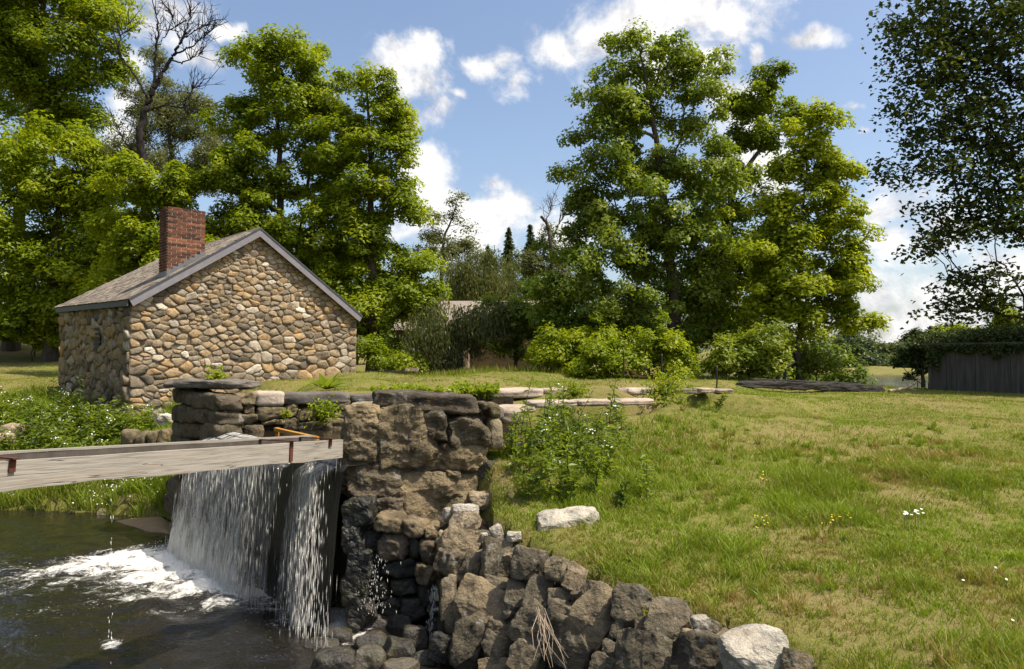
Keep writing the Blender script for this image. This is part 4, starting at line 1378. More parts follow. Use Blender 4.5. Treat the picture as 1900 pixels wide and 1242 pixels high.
def board(p, q, wdt, hgt, nm, wob=.008, seed=0):
    n = 60
    f = np.linspace(0, 1, n)
    V, U = [], []
    L = np.linalg.norm(q - p)
    r1 = np.random.RandomState(seed)
    sag = fbm(np.stack([f * 6, f * 0 + seed, f * 0], 1), 3) * wob
    for i_ in range(n):
        c = p * (1 - f[i_]) + q * f[i_]
        low = -hgt - sag[i_] * 2.2
        for (a, b, v) in ((0, sag[i_] * .4, 0), (-wdt, sag[i_] * .4, .06), (-wdt, low, .3), (0, low, -.22)):
            V.append(c + fn * a + fu * b)
            U.append((f[i_] * L, v + seed))
    V = np.array(V); U = np.array(U)
    i_, j_ = np.meshgrid(np.arange(n - 1), np.arange(4), indexing='ij')
    Q = np.stack([i_ * 4 + j_, i_ * 4 + (j_ + 1) % 4, (i_ + 1) * 4 + (j_ + 1) % 4, (i_ + 1) * 4 + j_], -1).reshape(-1, 4)
    Q = np.concatenate([Q, [[0, 3, 2, 1]], [[(n - 1) * 4 + k for k in range(4)]]])
    # uv of the front face must not wrap, so the fourth side reads its own band
    o = mesh(nm, V, Q, M['flume_wood'], None, False, None, U)
    pin(fl, o)
    return o


FWD = .42
board(R0, L1, .05, .205, 'side_board', .012, 1)
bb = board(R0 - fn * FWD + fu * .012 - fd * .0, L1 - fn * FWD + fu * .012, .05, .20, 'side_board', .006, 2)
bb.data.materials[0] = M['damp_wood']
board(R0 - fn * (FWD - .002) + fu * .034, L1 - fn * (FWD - .002) + fu * .034, .054, .02, 'cap_board', .004, 4)
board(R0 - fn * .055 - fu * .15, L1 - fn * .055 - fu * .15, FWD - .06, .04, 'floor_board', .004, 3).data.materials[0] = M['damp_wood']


def strap(px, drop):
    s = ((px - 637) / (0 - 637))
    # find the point on the top edge at this column
    lo_, hi_ = 0.0, 1.0
    for _ in range(40):
        mid = (lo_ + hi_) / 2
        p = R0 + (L0 - R0) * mid
        x_ = 950 + F * p[0] / (p[1] * math.cos(PITCH) + (p[2] - EYE) * math.sin(PITCH))
        if x_ > px: lo_ = mid
        else: hi_ = mid
    p = R0 + (L0 - R0) * lo_
    mb = MB()
    mb.box(p - fn * (FWD / 2) + fu * .018, .045, FWD + .1, .010, fd, fn, fu)
    mb.box(p + fn * .010 - fu * (drop / 2 - .022), .045, .010, drop, fd, fn, fu)
    mb.box(p - fn * (FWD + .06) - fu * .06, .045, .010, .16, fd, fn, fu)
    o = mb.build('strap', M['rust']); pin(fl, o)


strap(540, .215); strap(612, .09); strap(22, .10)

bar = MB()
a, b = np.array(ptz(512, 797, .95)), np.array(ptz(588, 814, .95))
bar.box((a + b) / 2, np.linalg.norm(b - a), .07, .05, unit(b - a), unit(np.cross(UP, b - a)), UP)
bar.box(a + np.array([.02, 0, -.12]), .05, .05, .3)
bar.box(b + np.array([-.02, 0, -.12]), .05, .05, .3)
o = bar.build('wooden_bar', M['yellow_wood'])
tag(o, 'orange yellow wooden bar over the channel water behind the flume', 'bar')

# ------------------------------------------------------------------ falling water
m, t, out = material('fall_water')
uvn = t.new('ShaderNodeUVMap'); uvn.uv_map = 'UVMap'
U = uvn.outputs[0]
st1 = t.noise(t.vmath('MULTIPLY', U, (9.0, 0.75, 1)), 2.0, 6, 0.62, 0.6)
st2 = t.noise(t.vmath('MULTIPLY', U, (26.0, 3.2, 1)), 2.0, 5, 0.7, 0.8)
st3 = t.noise(t.vmath('MULTIPLY', U, (40.0, 14.0, 1)), 2.0, 3, 0.7, 0.2)
fa = t.attr('foam')
den = t.math('ADD', t.math('MULTIPLY', st1, 0.8), t.math('ADD', t.math('MULTIPLY', st2, 0.7), t.math('MULTIPLY', st3, 0.25)))
den = t.math('ADD', den, t.math('MULTIPLY', fa, 0.55))
wh = t.smooth(den, 0.62, 1.15)
wb = t.new('ShaderNodeBsdfPrincipled')
t.put(wb.inputs['Base Color'], t.mix(t.smooth(den, 0.80, 1.22), (0.13, 0.115, 0.09), (0.82, 0.80, 0.75)))
wb.inputs['Roughness'].default_value = 0.25
bp = t.new('ShaderNodeBump'); bp.inputs['Strength'].default_value = 1.0; bp.inputs['Distance'].default_value = 0.05
t.put(bp.inputs['Height'], t.math('ADD', st1, st2)); t.put(wb.inputs['Normal'], bp.outputs[0])
trn = t.new('ShaderNodeBsdfTransparent')
gl = t.new('ShaderNodeBsdfGlossy'); gl.inputs['Roughness'].default_value = 0.12; t.put(gl.inputs['Normal'], bp.outputs[0])
clear = t.new('ShaderNodeMixShader'); clear.inputs[0].default_value = 0.14
t.put(clear.inputs[1], trn.outputs[0]); t.put(clear.inputs[2], gl.outputs[0])
mxs = t.new('ShaderNodeMixShader')
t.put(mxs.inputs[0], wh); t.put(mxs.inputs[1], clear.outputs[0]); t.put(mxs.inputs[2], wb.outputs[0])
t.put(out.inputs[0], mxs.outputs[0])
M['fall_water'] = m
m, t, out = material('drop_water')
principled(t, out, (0.62, 0.60, 0.55), 0.12, 0.6)
M['drop_water'] = m


def nappe(s, h, reach):
    """h 0 at the crest .. 1 at the pool"""
    b = DAM1 + (DAM2 - DAM1) * s
    o_ = -.25 + .42 * min(h / .12, 1) + reach * math.sqrt(max(h - .05, 0)) * .9
    zz = CHAN_Z + .02 - .03 * min(h / .06, 1) - (CHAN_Z - POOL_Z + .02) * max(h - .04, 0) / .96
    side = -DDIR * .35 * h * max(0, .25 - s) / .25
    return np.array([b[0] + DOUT[0] * o_ + side[0], b[1] + DOUT[1] * o_ + side[1], zz])


def fall_sheet(name, parent, s0, s1, reach, dens_fn, seed, ns=150, nh=56):
    ss = np.linspace(s0, s1, ns); hs = np.linspace(0, 1, nh)
    V, U_, Fo = [], [], []
    for a, s in enumerate(ss):
        for h in hs:
            V.append(nappe(s, h, reach)); U_.append((s * 4.31, h * 1.9)); Fo.append(dens_fn(s, h))
    V = np.array(V); U_ = np.array(U_)
    rip = fbm(np.stack([U_[:, 0] * 9, U_[:, 1] * .9, U_[:, 0] * 0 + seed], 1), 4, .6) * .05 * np.clip(U_[:, 1] * 1.2, .05, 1)
    V[:, :2] += DOUT * rip[:, None]
    i_, j_ = np.meshgrid(np.arange(ns - 1), np.arange(nh - 1), indexing='ij')
    Q = np.stack([i_ * nh + j_, i_ * nh + j_ + 1, (i_ + 1) * nh + j_ + 1, (i_ + 1) * nh + j_], -1).reshape(-1, 4)
    o = mesh(name, V, Q, M['fall_water'], None, True, {'foam': ('POINT', np.array(Fo))}, U_)
    pin(parent, o)
    return o


def drops(name, parent, P, length, rad, seed, spread=.25):
    """thin falling strands and drops"""
    rs = np.random.RandomState(seed)
    n = len(P)
    L = length * rs.uniform(.3, 1.4, n); R = rad * rs.uniform(.5, 1.3, n)
    o8 = np.array([[1, 0, 0], [-.5, .87, 0], [-.5, -.87, 0], [0, 0, 1], [0, 0, -1]])
    t8 = np.array([[0, 1, 3], [1, 2, 3], [2, 0, 3], [1, 0, 4], [2, 1, 4], [0, 2, 4]])
    sc = np.stack([R, R, L / 2], 1)
    V = P[:, None, :] + o8[None] * sc[:, None, :]
    V[:, :, :2] += (DOUT * .18)[None, None, :] * (-(o8[None, :, 2] * L[:, None] / 2))[:, :, None] * spread
    T_ = (t8[None] + 5 * np.arange(n)[:, None, None]).reshape(-1, 3)
    o = mesh(name, V.reshape(-1, 3), T_, M['drop_water'], None, True)
    if parent is not None: pin(parent, o)
    return o


wf = empty('waterfall', (FB[1][0], FB[1][1], POOL_Z))
tag(wf, 'broad curtain of water pouring over the dam crest', 'waterfall')


def d_main(s, h):
    edge = min(1, max(0, (0.74 - s) / .26))
    return (.16 + .55 * max(0, h - .6) / .4 + .12 * math.sin(s * 40) * .5) * (0.35 + .65 * edge) - 0.30 * (1 - edge)


fall_sheet('water_sheet', wf, -.03, .76, .42, d_main, 3)
rs = np.random.RandomState(8)
P = []
for _ in range(1500):
    s = rs.uniform(-.02, .64) if rs.rand() < .92 else rs.uniform(.6, .8)
    strand = round(s * 46) / 46 + rs.normal(0, .004)
    h = rs.uniform(.08, 1.0) ** .8
    p = nappe(strand, h, .42) ; p[:2] += DOUT * rs.normal(.03, .035)
    P.append(p)
o = drops('water_strands', wf, np.array(P), .28, .0021, 1); o['kind'] = 'stuff'
wf2 = empty('waterfall', (FB[4][0], FB[4][1], POOL_Z))
tag(wf2, 'narrow separate spout of water falling against the pier', 'waterfall')


def d_small(s, h):
    e = min(max((s - .86) / .03, 0), 1) * min(max((.985 - s) / .02, 0), 1)
    return .30 * e - .25 * (1 - e) - .12 * h


fall_sheet('water_sheet', wf2, .82, .985, .34, d_small, 9, 70, 56)
P = []
for _ in range(950):
    h = rs.uniform(.05, 1.0)
    s = .94 + .07 * h + rs.normal(0, .02 + .055 * h)
    p = nappe(s, h, .36); p[:2] += DOUT * rs.normal(.03, .05)
    P.append(p)
o = drops('water_strands', wf2, np.array(P), .24, .0024, 2); o['kind'] = 'stuff'
# foam heaps where the water lands
m, t, out = material('foam_white')
principled(t, out, t.ramp(t.noise(wpos(t), 18, 5, .7), [(.3, (.55, .52, .46)), (.6, (.85, .83, .79))]), .6, .3, t.noise(wpos(t), 40, 4, .7), .6, .02)
M['foam_white'] = m
P = []
for _ in range(900):
    k = rs.uniform(0, len(FB) - 1.001); i_ = int(k); f = k - i_
    if 1.9 < k < 2.9 and rs.rand() < .7: continue
    b = FB[i_] * (1 - f) + FB[i_ + 1] * f
    q = b + DOUT * abs(rs.normal(0, .16)) + rs.normal(0, .05, 2)
    P.append((q[0], q[1], POOL_Z + abs(rs.normal(.02, .07))))
o = drops('spray_drops', wf, np.array(P), .022, .008, 3); o['kind'] = 'stuff'
# thin drips under the flume and a trickle through the stones
def trickle(name, lab, pts_, n, seed, w=.012, L=.08):
    rs = np.random.RandomState(seed)
    P = []
    for _ in range(n):
        f = rs.rand(); i_ = min(int(f * (len(pts_) - 1)), len(pts_) - 2); g = f * (len(pts_) - 1) - i_
        P.append(pts_[i_] * (1 - g) + pts_[i_ + 1] * g + rs.normal(0, w, 3) * np.array([1, .4, .3]))
    o = drops(name, None, np.array(P), L, .0032, seed, 0)
    return tag(o, lab, 'water')
lo_, hi_ = 0.0, 1.0
for _ in range(40):
    mid = (lo_ + hi_) / 2
    p = R0 + (L0 - R0) * mid
    if 950 + F * p[0] / (p[1] * math.cos(PITCH) + (p[2] - EYE) * math.sin(PITCH)) > 216: lo_ = mid
    else: hi_ = mid
sfl = R0 + (L0 - R0) * lo_
dfl = sfl - fu * .22 - fn * .02
trickle('water_drip', 'thin drips falling from the flume into the pool', [dfl, np.array([dfl[0], dfl[1], POOL_Z])], 45, 5, .012, .05)
trickle('water_trickle', 'thin trickle running down the stones under the pier', [pt(806, 1090, 8.4), pt(800, 1140, 8.3), pt(797, 1205, 8.05)], 260, 6, .02, .06)
trickle('water_trickle', 'scattered water threads over the black wet stones beside the small fall', [pt(690, 1030, 8.55), pt(700, 1140, 8.4)], 160, 7, .10, .05)
# ------------------------------------------------------------------ trees
LEAF_T = np.array([[0, 1, 2], [0, 2, 3]])


def leaves_mesh(P, Nrm, size, rs, aspect=.62, fold=.18, dirs=None):
    """one small folded leaf face pair per point"""
    n = len(P)
    Nrm = Nrm / (np.linalg.norm(Nrm, axis=1)[:, None] + 1e-9)
    a = rs.normal(size=(n, 3)) if dirs is None else dirs + rs.normal(size=(n, 3)) * .25
    a = a - (a * Nrm).sum(1)[:, None] * Nrm
    a /= np.linalg.norm(a, axis=1)[:, None] + 1e-9
    b = np.cross(Nrm, a)
    L = (size * rs.uniform(.6, 1.35, n))[:, None]
    Wd = L * aspect
    V = np.stack([P - a * L * .5, P + b * Wd * .5 + Nrm * L * fold, P + a * L * .5, P - b * Wd * .5 + Nrm * L * fold], 1).reshape(-1, 3)
    T_ = (LEAF_T[None] + 4 * np.arange(n)[:, None, None]).reshape(-1, 3)
    return V, T_


def slim_leaves(P, Nrm, size, rs, aspect=.62, dirs=None):
    n = len(P)
    Nrm = Nrm / (np.linalg.norm(Nrm, axis=1)[:, None] + 1e-9)
    a = rs.normal(size=(n, 3)) if dirs is None else dirs + rs.normal(size=(n, 3)) * .25
    a = a - (a * Nrm).sum(1)[:, None] * Nrm
    a /= np.linalg.norm(a, axis=1)[:, None] + 1e-9
    b = np.cross(Nrm, a)
    L = (size * rs.uniform(.6, 1.35, n))[:, None]
    Wd = L * aspect * 1.15
    sk = rs.uniform(-.35, .35, (n, 1))
    V = np.stack([P - a * L * .42 + b * Wd * .5, P - a * L * .42 * (1 + sk) - b * Wd * .5, P + a * L * .62 + b * Wd * sk], 1).reshape(-1, 3)
    return V, np.arange(3 * n).reshape(-1, 3)


def limb_tree(trunk, trad, C, rs, twig=.012, sides=5):
    """branches: every clump centre is joined to the nearest branch node that lies lower and nearer the stem"""
    nodes = [p for p in trunk]
    par = [-1] + list(range(len(trunk) - 1))
    nt = len(trunk)
    order = np.argsort([np.min(np.linalg.norm(np.array(trunk) - c, axis=1)) for c in C])
    arr = np.zeros((nt + len(C), 3)); arr[:nt] = np.array(trunk)
    cnt = nt
    lowz = trunk[0][2] + .25 * (trunk[-1][2] - trunk[0][2])
    for k in order:
        c = C[k]
        d = np.linalg.norm(arr[:cnt] - c, axis=1)
        cost = d + 1.3 * np.maximum(0, arr[:cnt, 2] - c[2] + .25 * d) + 5 * (arr[:cnt, 2] < min(lowz, c[2] - .5)) * (np.arange(cnt) < nt)
        p = int(np.argmin(cost))
        arr[cnt] = c; par.append(p); cnt += 1
    load = np.ones(cnt)
    for k in range(cnt - 1, 0, -1):
        load[par[k]] += load[k]
    rad = twig * np.sqrt(load)
    mx_ = rad[nt:].max() if cnt > nt else 1
    rad = np.minimum(rad, trad * .55)
    mb = MB()
    tt = np.array(trunk)
    mb.tube(tt, np.linspace(trad, max(trad * .12, twig), nt) * np.where(np.arange(nt) == 0, 1.35, 1.0), 9)
    for k in range(nt, cnt):
        a, b = arr[par[k]], arr[k]
        L = np.linalg.norm(b - a)
        m1 = a * .67 + b * .33 + rs.normal(0, .06 * L, 3) + UP * .05 * L
        m2 = a * .33 + b * .67 + rs.normal(0, .06 * L, 3) + UP * .06 * L
        r0 = min(rad[par[k]] if par[k] >= nt else rad[k] * 1.35, rad[k] * 1.5)
        mb.tube(np.array([a, m1, m2, b]), np.array([r0, rad[k] * 1.1, rad[k], rad[k] * .7]), 4 if rad[k] < .03 else sides)
    return mb


def sample_lobes(lobes, D, dens, rs, flat_y=.85, shell=.5):
    C, O = [], []
    for lb in lobes:
        px, py, rx, ry = lb[:4]
        rx, ry = rx * 1.1, ry * 1.1
        dd = lb[4] if len(lb) > 4 else 0
        c = pt(px, py, D + dd)
        s = (D + dd) / F
        n = max(3, int(dens * rx * ry / 3600.0 * (1 if len(lb) < 6 else lb[5])))
        m_ = max(4, int(n / 2.6))                                  # boughs, each a spray of leaf clumps on its upper side
        u = rs.normal(size=(m_, 3)); u /= np.linalg.norm(u, axis=1)[:, None]
        r = (shell + (1 - shell) * rs.rand(m_) ** .6)[:, None]
        q = u * r * np.array([rx * s, rx * s * flat_y, ry * s])
        k = rs.randint(m_, size=n)
        h = rs.normal(size=(n, 3)); h[:, 2] = np.abs(h[:, 2]) * .8 - .25
        h /= np.linalg.norm(h, axis=1)[:, None]
        br = min(.36 * min(rx, ry) * s + .30, 1.3 if D < 40 else 1.9) * rs.uniform(.5, 1.1, (n, 1))
        q2 = q[k] + h * br * np.array([1.1, 1.1, .95])
        C.append(c + q2); O.append(u[k] * .5 + h * .8)
    return np.concatenate(C), np.concatenate(O)


def make_tree(name, label, D, base, trunk_px, lobes, mat, seed, trad=.22, dens=20, leaf=.17, nleaf=85, rc=.55, mul=1.0, flat=.65, bark='bark', group=None, cat='tree', droop=.35, up=.8, shell=.45, aspect=.62, twig=.012, hang=0.0, crown='crown', tintmid=.5):
    rs = np.random.RandomState(seed)
    bx, by = base
    b0 = pt(bx, by, D)
    b0[2] = gz(b0[0], b0[1]) - .1
    tr = [b0] + [pt(q[0], q[1], D + (q[2] if len(q) > 2 else 0)) for q in trunk_px]
    tr = np.array(tr)
    f = np.linspace(0, len(tr) - 1, max(8, 4 * len(tr)))
    trp = np.stack([np.interp(f, np.arange(len(tr)), tr[:, k]) for k in range(3)], 1)
    trp[1:, :2] += rs.normal(0, .03, (len(trp) - 1, 2))
    C, O = sample_lobes(lobes, D, dens * 1.6, rs, shell=shell)
    nleaf = int(nleaf * 2.1)
    rc = rc * 1.05
    root = empty(name, b0)
    tag(root, label, cat, group)
    mb = limb_tree(list(trp), trad, C, rs, twig)
    tk = mb.build('trunk', M[bark], None, True); pin(root, tk)
    n = len(C)
    ctint = np.clip(tintmid + rs.normal(0, .2, n), 0, 1)
    idx = np.repeat(np.arange(n), nleaf)
    rcs = rc * rs.uniform(.65, 1.35, n)
    off = rs.normal(size=(len(idx), 3))
    off /= np.linalg.norm(off, axis=1)[:, None] + 1e-9
    off *= (rs.rand(len(idx)) ** .45)[:, None]
    off *= np.stack([rcs, rcs, rcs * flat], 1)[idx]
    rad2 = (off[:, :2] ** 2).sum(1) / (rcs[idx])
    P = C[idx] + off
    P[:, 2] -= droop * rad2
    if hang > 0:
        P[:, 2] -= rs.rand(len(idx)) ** 1.5 * hang
    outw = off / (np.linalg.norm(off, axis=1)[:, None] + 1e-6)
    Nrm = np.array([0, 0, up])[None] + outw * .55 + O[idx] * .25 + rs.normal(size=off.shape) * .42
    dirs = None
    if hang > 0:
        dirs = np.tile(np.array([0, 0, -1.0]), (len(idx), 1)); Nrm = rs.normal(size=off.shape); Nrm[:, 2] *= .3
    V, T_ = slim_leaves(P, Nrm, leaf * .88, rs, aspect, dirs=dirs)
    tn = np.clip(ctint[idx] + rs.normal(0, .16, len(idx)), 0, 1)
    o = mesh(crown, V, T_, M[mat], None, False, {'tint': ('POINT', np.repeat(tn, 3))})
    pin(root, o)
    return root


BIG = 'tall trees round the clearing'
make_tree('maple_tree', 'tall maple filling the upper left corner, sky showing through its branches', 46, (20, 640), [(35, 400), (60, 200), (80, 20), (90, -60)],
          [(80, 10, 120, 70), (170, 45, 55, 65), (110, 110, 85, 60), (190, 110, 42, 45), (30, 120, 90, 80), (130, 190, 55, 40), (40, 220, 80, 60), (-40, 60, 90, 120), (160, 240, 35, 35), (60, -90, 150, 80)], 'maple', 1, .42, 15, .26, 95, .95, group=BIG)
make_tree('maple_tree', 'broad yellow green maple low behind the house at the left edge', 43, (95, 640), [(100, 520), (110, 380), (100, 280)],
          [(50, 310, 90, 60), (140, 300, 75, 55), (20, 420, 90, 80), (120, 410, 95, 80), (195, 400, 55, 65), (70, 520, 105, 65), (180, 505, 70, 65), (20, 585, 80, 38), (110, 590, 70, 35), (225, 470, 35, 50), (195, 330, 40, 35)], 'bright', 2, .4, 17, .25, 90, .9, group=BIG, tintmid=.4)
make_tree('maple_tree', 'rounded bright maple top peeping over the chimney', 32, (300, 640), [(300, 520), (300, 400), (300, 330)],
          [(300, 340, 82, 32), (240, 375, 45, 45), (345, 385, 45, 50), (290, 420, 70, 60), (240, 470, 55, 60), (370, 450, 50, 60), (220, 560, 50, 50), (300, 520, 80, 60)], 'bright', 3, .22, 19, .18, 90, .55, group=BIG)
make_tree('maple_tree', 'large maple rising behind the roof ridge, left of the twin maples', 33, (520, 660), [(522, 500), (520, 380), (515, 250), (505, 110)],
          [(480, 105, 55, 40), (535, 125, 65, 55), (585, 150, 38, 50), (435, 195, 35, 30), (450, 235, 55, 40), (530, 210, 75, 55), (425, 300, 45, 35), (500, 310, 85, 55), (590, 260, 50, 55), (430, 360, 50, 45), (520, 400, 90, 60), (610, 350, 55, 60), (450, 440, 70, 50), (590, 450, 80, 60), (560, 540, 90, 60), (640, 530, 60, 60)], 'maple', 4, .27, 17, .18, 95, .58, group=BIG, tintmid=.58)
make_tree('maple_tree', 'large maple at the right of the twin maples, low boughs touching the grass', 31.5, (690, 665), [(692, 520), (690, 400), (685, 260), (680, 150)],
          [(675, 160, 40, 36), (690, 205, 58, 40), (735, 225, 32, 25), (655, 270, 50, 45), (720, 290, 52, 40), (680, 350, 70, 50), (745, 370, 42, 45), (650, 430, 60, 55), (725, 440, 62, 50), (690, 510, 80, 50), (765, 500, 35, 45), (720, 580, 80, 42), (780, 575, 42, 35), (680, 630, 50, 35), (740, 650, 35, 30)], 'maple', 5, .25, 17, .18, 95, .56, group=BIG, tintmid=.58)
make_tree('ash_tree', 'tallest broad ash right of centre, its crown open at the top', 29, (1255, 690), [(1250, 560), (1235, 400), (1215, 250), (1190, 100)],
          [(1165, 110, 48, 45), (1235, 120, 55, 45), (1290, 110, 42, 32), (1130, 200, 52, 48), (1210, 200, 85, 48), (1290, 190, 50, 45), (1105, 270, 42, 36), (1190, 290, 85, 52), (1280, 280, 60, 55), (1090, 370, 52, 45), (1170, 380, 90, 60), (1270, 380, 75, 65), (1060, 440, 40, 30), (1130, 470, 90, 50), (1230, 480, 90, 60), (1310, 470, 55, 60), (1090, 560, 75, 55), (1190, 570, 100, 55), (1290, 570, 70, 55), (1130, 635, 80, 45), (1220, 635, 70, 40), (1060, 520, 45, 45), (1045, 600, 40, 50)], 'ash', 6, .3, 13, .165, 90, .55, group=BIG, shell=.4, up=.55)
make_tree('ash_tree', 'dark tree with a long leaning limb reaching right above the young maple', 31, (1335, 690), [(1338, 560), (1340, 430), (1370, 330), (1420, 270), (1465, 225)],
          [(1380, 180, 40, 36), (1440, 170, 42, 35), (1465, 205, 28, 32), (1400, 230, 45, 35), (1350, 290, 45, 50), (1360, 370, 48, 55), (1345, 450, 55, 60), (1350, 540, 60, 55), (1340, 620, 60, 40), (1440, 260, 32, 22), (1390, 470, 45, 60)], 'maple', 7, .24, 17, .17, 90, .52, group=BIG, tintmid=.3)
make_tree('maple_tree', 'slender bright young maple with a bare straight stem by the lake', 27, (1483, 704), [(1484, 600), (1484, 500), (1490, 380), (1502, 230)],
          [(1510, 240, 38, 36), (1535, 270, 24, 40), (1455, 300, 28, 28), (1500, 315, 52, 36), (1450, 370, 36, 32), (1520, 375, 52, 36), (1470, 430, 60, 36), (1540, 445, 58, 34), (1430, 490, 55, 40), (1510, 500, 80, 36), (1570, 510, 42, 30), (1460, 555, 75, 36), (1540, 565, 62, 34), (1400, 570, 48, 40), (1500, 605, 85, 22), (1575, 600, 26, 16)], 'bright', 8, .13, 19, .17, 85, .5, group=BIG, flat=.6, droop=.3, tintmid=.65)
# trees farther back
MID = 'smaller trees in the middle distance'
make_tree('willow_tree', 'grey green willow behind the bare dead tree', 40, (330, 640), [(330, 450), (320, 300), (300, 180)],
          [(300, 170, 45, 40), (270, 215, 40, 45), (345, 210, 55, 45), (390, 240, 45, 50), (330, 280, 90, 55), (270, 300, 45, 45), (400, 320, 45, 55), (285, 105, 16, 40)], 'willow', 9, .3, 20, .17, 100, .62, group=MID, aspect=.35, up=.3)
make_tree('sapling_tree', 'sparse feathery tree left of the conifers against white cloud', 46, (815, 640), [(818, 540), (822, 450), (848, 375)],
          [(850, 375, 24, 12), (825, 395, 30, 20), (800, 425, 35, 25), (845, 435, 40, 35), (815, 480, 50, 35), (860, 490, 35, 35), (790, 520, 40, 40), (840, 545, 50, 35)], 'willow', 10, .2, 22, .16, 55, .6, group=MID, tintmid=.35)
make_tree('willow_tree', 'drooping olive willow in front of the conifers', 42, (890, 650), [(890, 560), (890, 490)],
          [(885, 490, 45, 30), (850, 520, 35, 35), (915, 510, 40, 35), (885, 540, 60, 35)], 'willow', 11, .2, 26, .2, 90, .6, group=MID, hang=1.0, aspect=.28, tintmid=.55)
make_tree('willow_tree', 'small weeping willow with dark trunk before the ruined stone building', 30, (852, 690), [(852, 640), (850, 600)],
          [(840, 590, 50, 24), (800, 610, 34, 28), (880, 600, 40, 28), (835, 640, 60, 30), (905, 585, 35, 22)], 'willow', 12, .2, 34, .17, 80, .45, bark='dark_bark', group=MID, hang=.7, aspect=.28, tintmid=.35)
make_tree('shrub_tree', 'bushy thicket tree at the right end of the ruined stone building', 31, (955, 690), [(955, 650), (945, 600)],
          [(930, 590, 50, 30), (985, 590, 40, 35), (900, 610, 40, 35), (955, 630, 45, 30), (1010, 620, 40, 45)], 'ash', 13, .1, 26, .15, 70, .45, group=MID, tintmid=.35)


def conifer(label, px, ytop, ybot, D, wpx, seed):
    rs = np.random.RandomState(seed)
    a, b = pt(px, ytop, D), pt(px, ybot, D)
    H_ = a[2] - b[2]; R = wpx * D / F
    g0 = np.array([b[0], b[1], gz(b[0], b[1])])
    root = empty('conifer_tree', g0); tag(root, label, 'tree', 'dark conifers behind the ruin')
    o = MB().tube(np.array([g0, (a + g0) / 2, a]), np.array([.22, .12, .02]), 7).build('trunk', M['dark_bark'], None, True); pin(root, o)
    P, Nn, Dr = [], [], []
    for k in range(26):
        f = (k + .5) / 26
        n = int(10 + 14 * f)
        for q in range(n):
            th = rs.uniform(0, 6.283)
            L = R * (f ** .85) * rs.uniform(.25, 1.35) + .08
            for s in np.linspace(.1, 1, 9):
                p = a + np.array([math.cos(th) * L * s, math.sin(th) * L * s, -H_ * f - .35 * L * s + rs.normal(0, .06)])
                P.append(p); Nn.append(np.array([0, 0, 1]) + rs.normal(0, .5, 3)); Dr.append([math.cos(th), math.sin(th), -.3])
    P = np.array(P)
    V, T_ = leaves_mesh(P, np.array(Nn), .3, rs, .35, dirs=np.array(Dr))
    o = mesh('needles', V, T_, M['conifer'], None, False, {'tint': ('POINT', np.repeat(rs.rand(len(P)), 4))}); pin(root, o)


conifer('tall narrow dark conifer between the willow and the dead snag', 944, 424, 560, 58, 24, 31)
conifer('shorter dark conifer right beside the tall narrow one', 984, 418, 560, 60, 30, 32)
conifer('small conifer tip showing left of the tall narrow one', 905, 458, 570, 60, 26, 33)

# dead trees
def dead_tree(name, label, D, base, limbs, bark, seed, twigs=True, rmul=1.0):
    rs = np.random.RandomState(seed)
    b0 = pt(base[0], base[1], D); zg = gz(b0[0], b0[1])
    root = empty(name, (b0[0], b0[1], zg)); tag(root, label, 'dead tree')
    first = True
    for path, r0, r1 in limbs:
        P = np.array([pt(q[0], q[1], D + (q[2] if len(q) > 2 else 0)) for q in path])
        if first: P = np.concatenate([[[P[0][0] + .1, P[0][1], zg - .2]], P])
        f = np.linspace(0, len(P) - 1, 6 * len(P))
        Q = np.stack([np.interp(f, np.arange(len(P)), P[:, k]) for k in range(3)], 1)
        k_ = np.ones(5) / 5
        Q2 = Q.copy()
        for c in range(3):
            Q2[2:-2, c] = np.convolve(Q[:, c], k_, 'valid')
        Q2[1:-1] += rs.normal(0, .03, Q2[1:-1].shape)
        mb = MB().tube(Q2, np.linspace(r0, r1, len(Q2)) * rmul, 7)
        if twigs and not first:
            for _ in range(int(6 + len(path) * 3)):
                k = rs.randint(len(Q2) // 3, len(Q2) - 1)
                d = unit(unit(Q2[k + 1] - Q2[k]) + rs.normal(0, .55, 3) + np.array([0, -.0, .35]))
                L = rs.uniform(.4, 1.3)
                e1 = Q2[k] + d * L * .5 + rs.normal(0, .05, 3); e2 = Q2[k] + d * L + rs.normal(0, .08, 3) + UP * .1
                mb.tube(np.array([Q2[k], e1, e2]), np.array([.022, .014, .006]), 4)
                for _2 in range(2):
                    d2 = unit(d + rs.normal(0, .6, 3)); s0 = e1 * .5 + e2 * .5
                    mb.tube(np.array([s0, s0 + d2 * L * .45]), np.array([.011, .005]), 4)
        o = mb.build('trunk' if first else 'limb', M[bark], None, True); pin(root, o)
        first = False
    return root


dead_tree('dead_tree', 'bare dead tree with dark twisted limbs standing behind the chimney', 35, (270, 640), [
    ([(270, 420), (268, 310), (258, 250), (268, 205), (285, 165), (298, 140)], .34, .2),
    ([(276, 190), (262, 160), (240, 125), (222, 105), (218, 85), (228, 60), (240, 42)], .10, .02),
    ([(285, 165), (288, 120), (290, 80), (292, 40), (288, 20)], .13, .02),
    ([(298, 140), (318, 110), (332, 85), (345, 60), (352, 30), (356, 5)], .16, .02),
    ([(325, 98), (345, 92), (365, 80), (385, 65), (396, 45)], .08, .015),
    ([(318, 112), (340, 118), (362, 104), (378, 100)], .07, .015),
    ([(338, 75), (325, 50), (318, 25), (312, 15)], .05, .012),
    ([(280, 202), (305, 196), (335, 200), (362, 202)], .11, .03),
    ([(345, 70), (362, 58), (378, 48), (392, 42)], .05, .012),
    ([(266, 290), (245, 280), (228, 255), (218, 230)], .06, .012),
    ([(290, 90), (305, 65), (330, 45), (350, 38)], .05, .012),
    ([(340, 195), (352, 175), (362, 160), (388, 150)], .05, .012)], 'dark_bark', 41, True, .62)
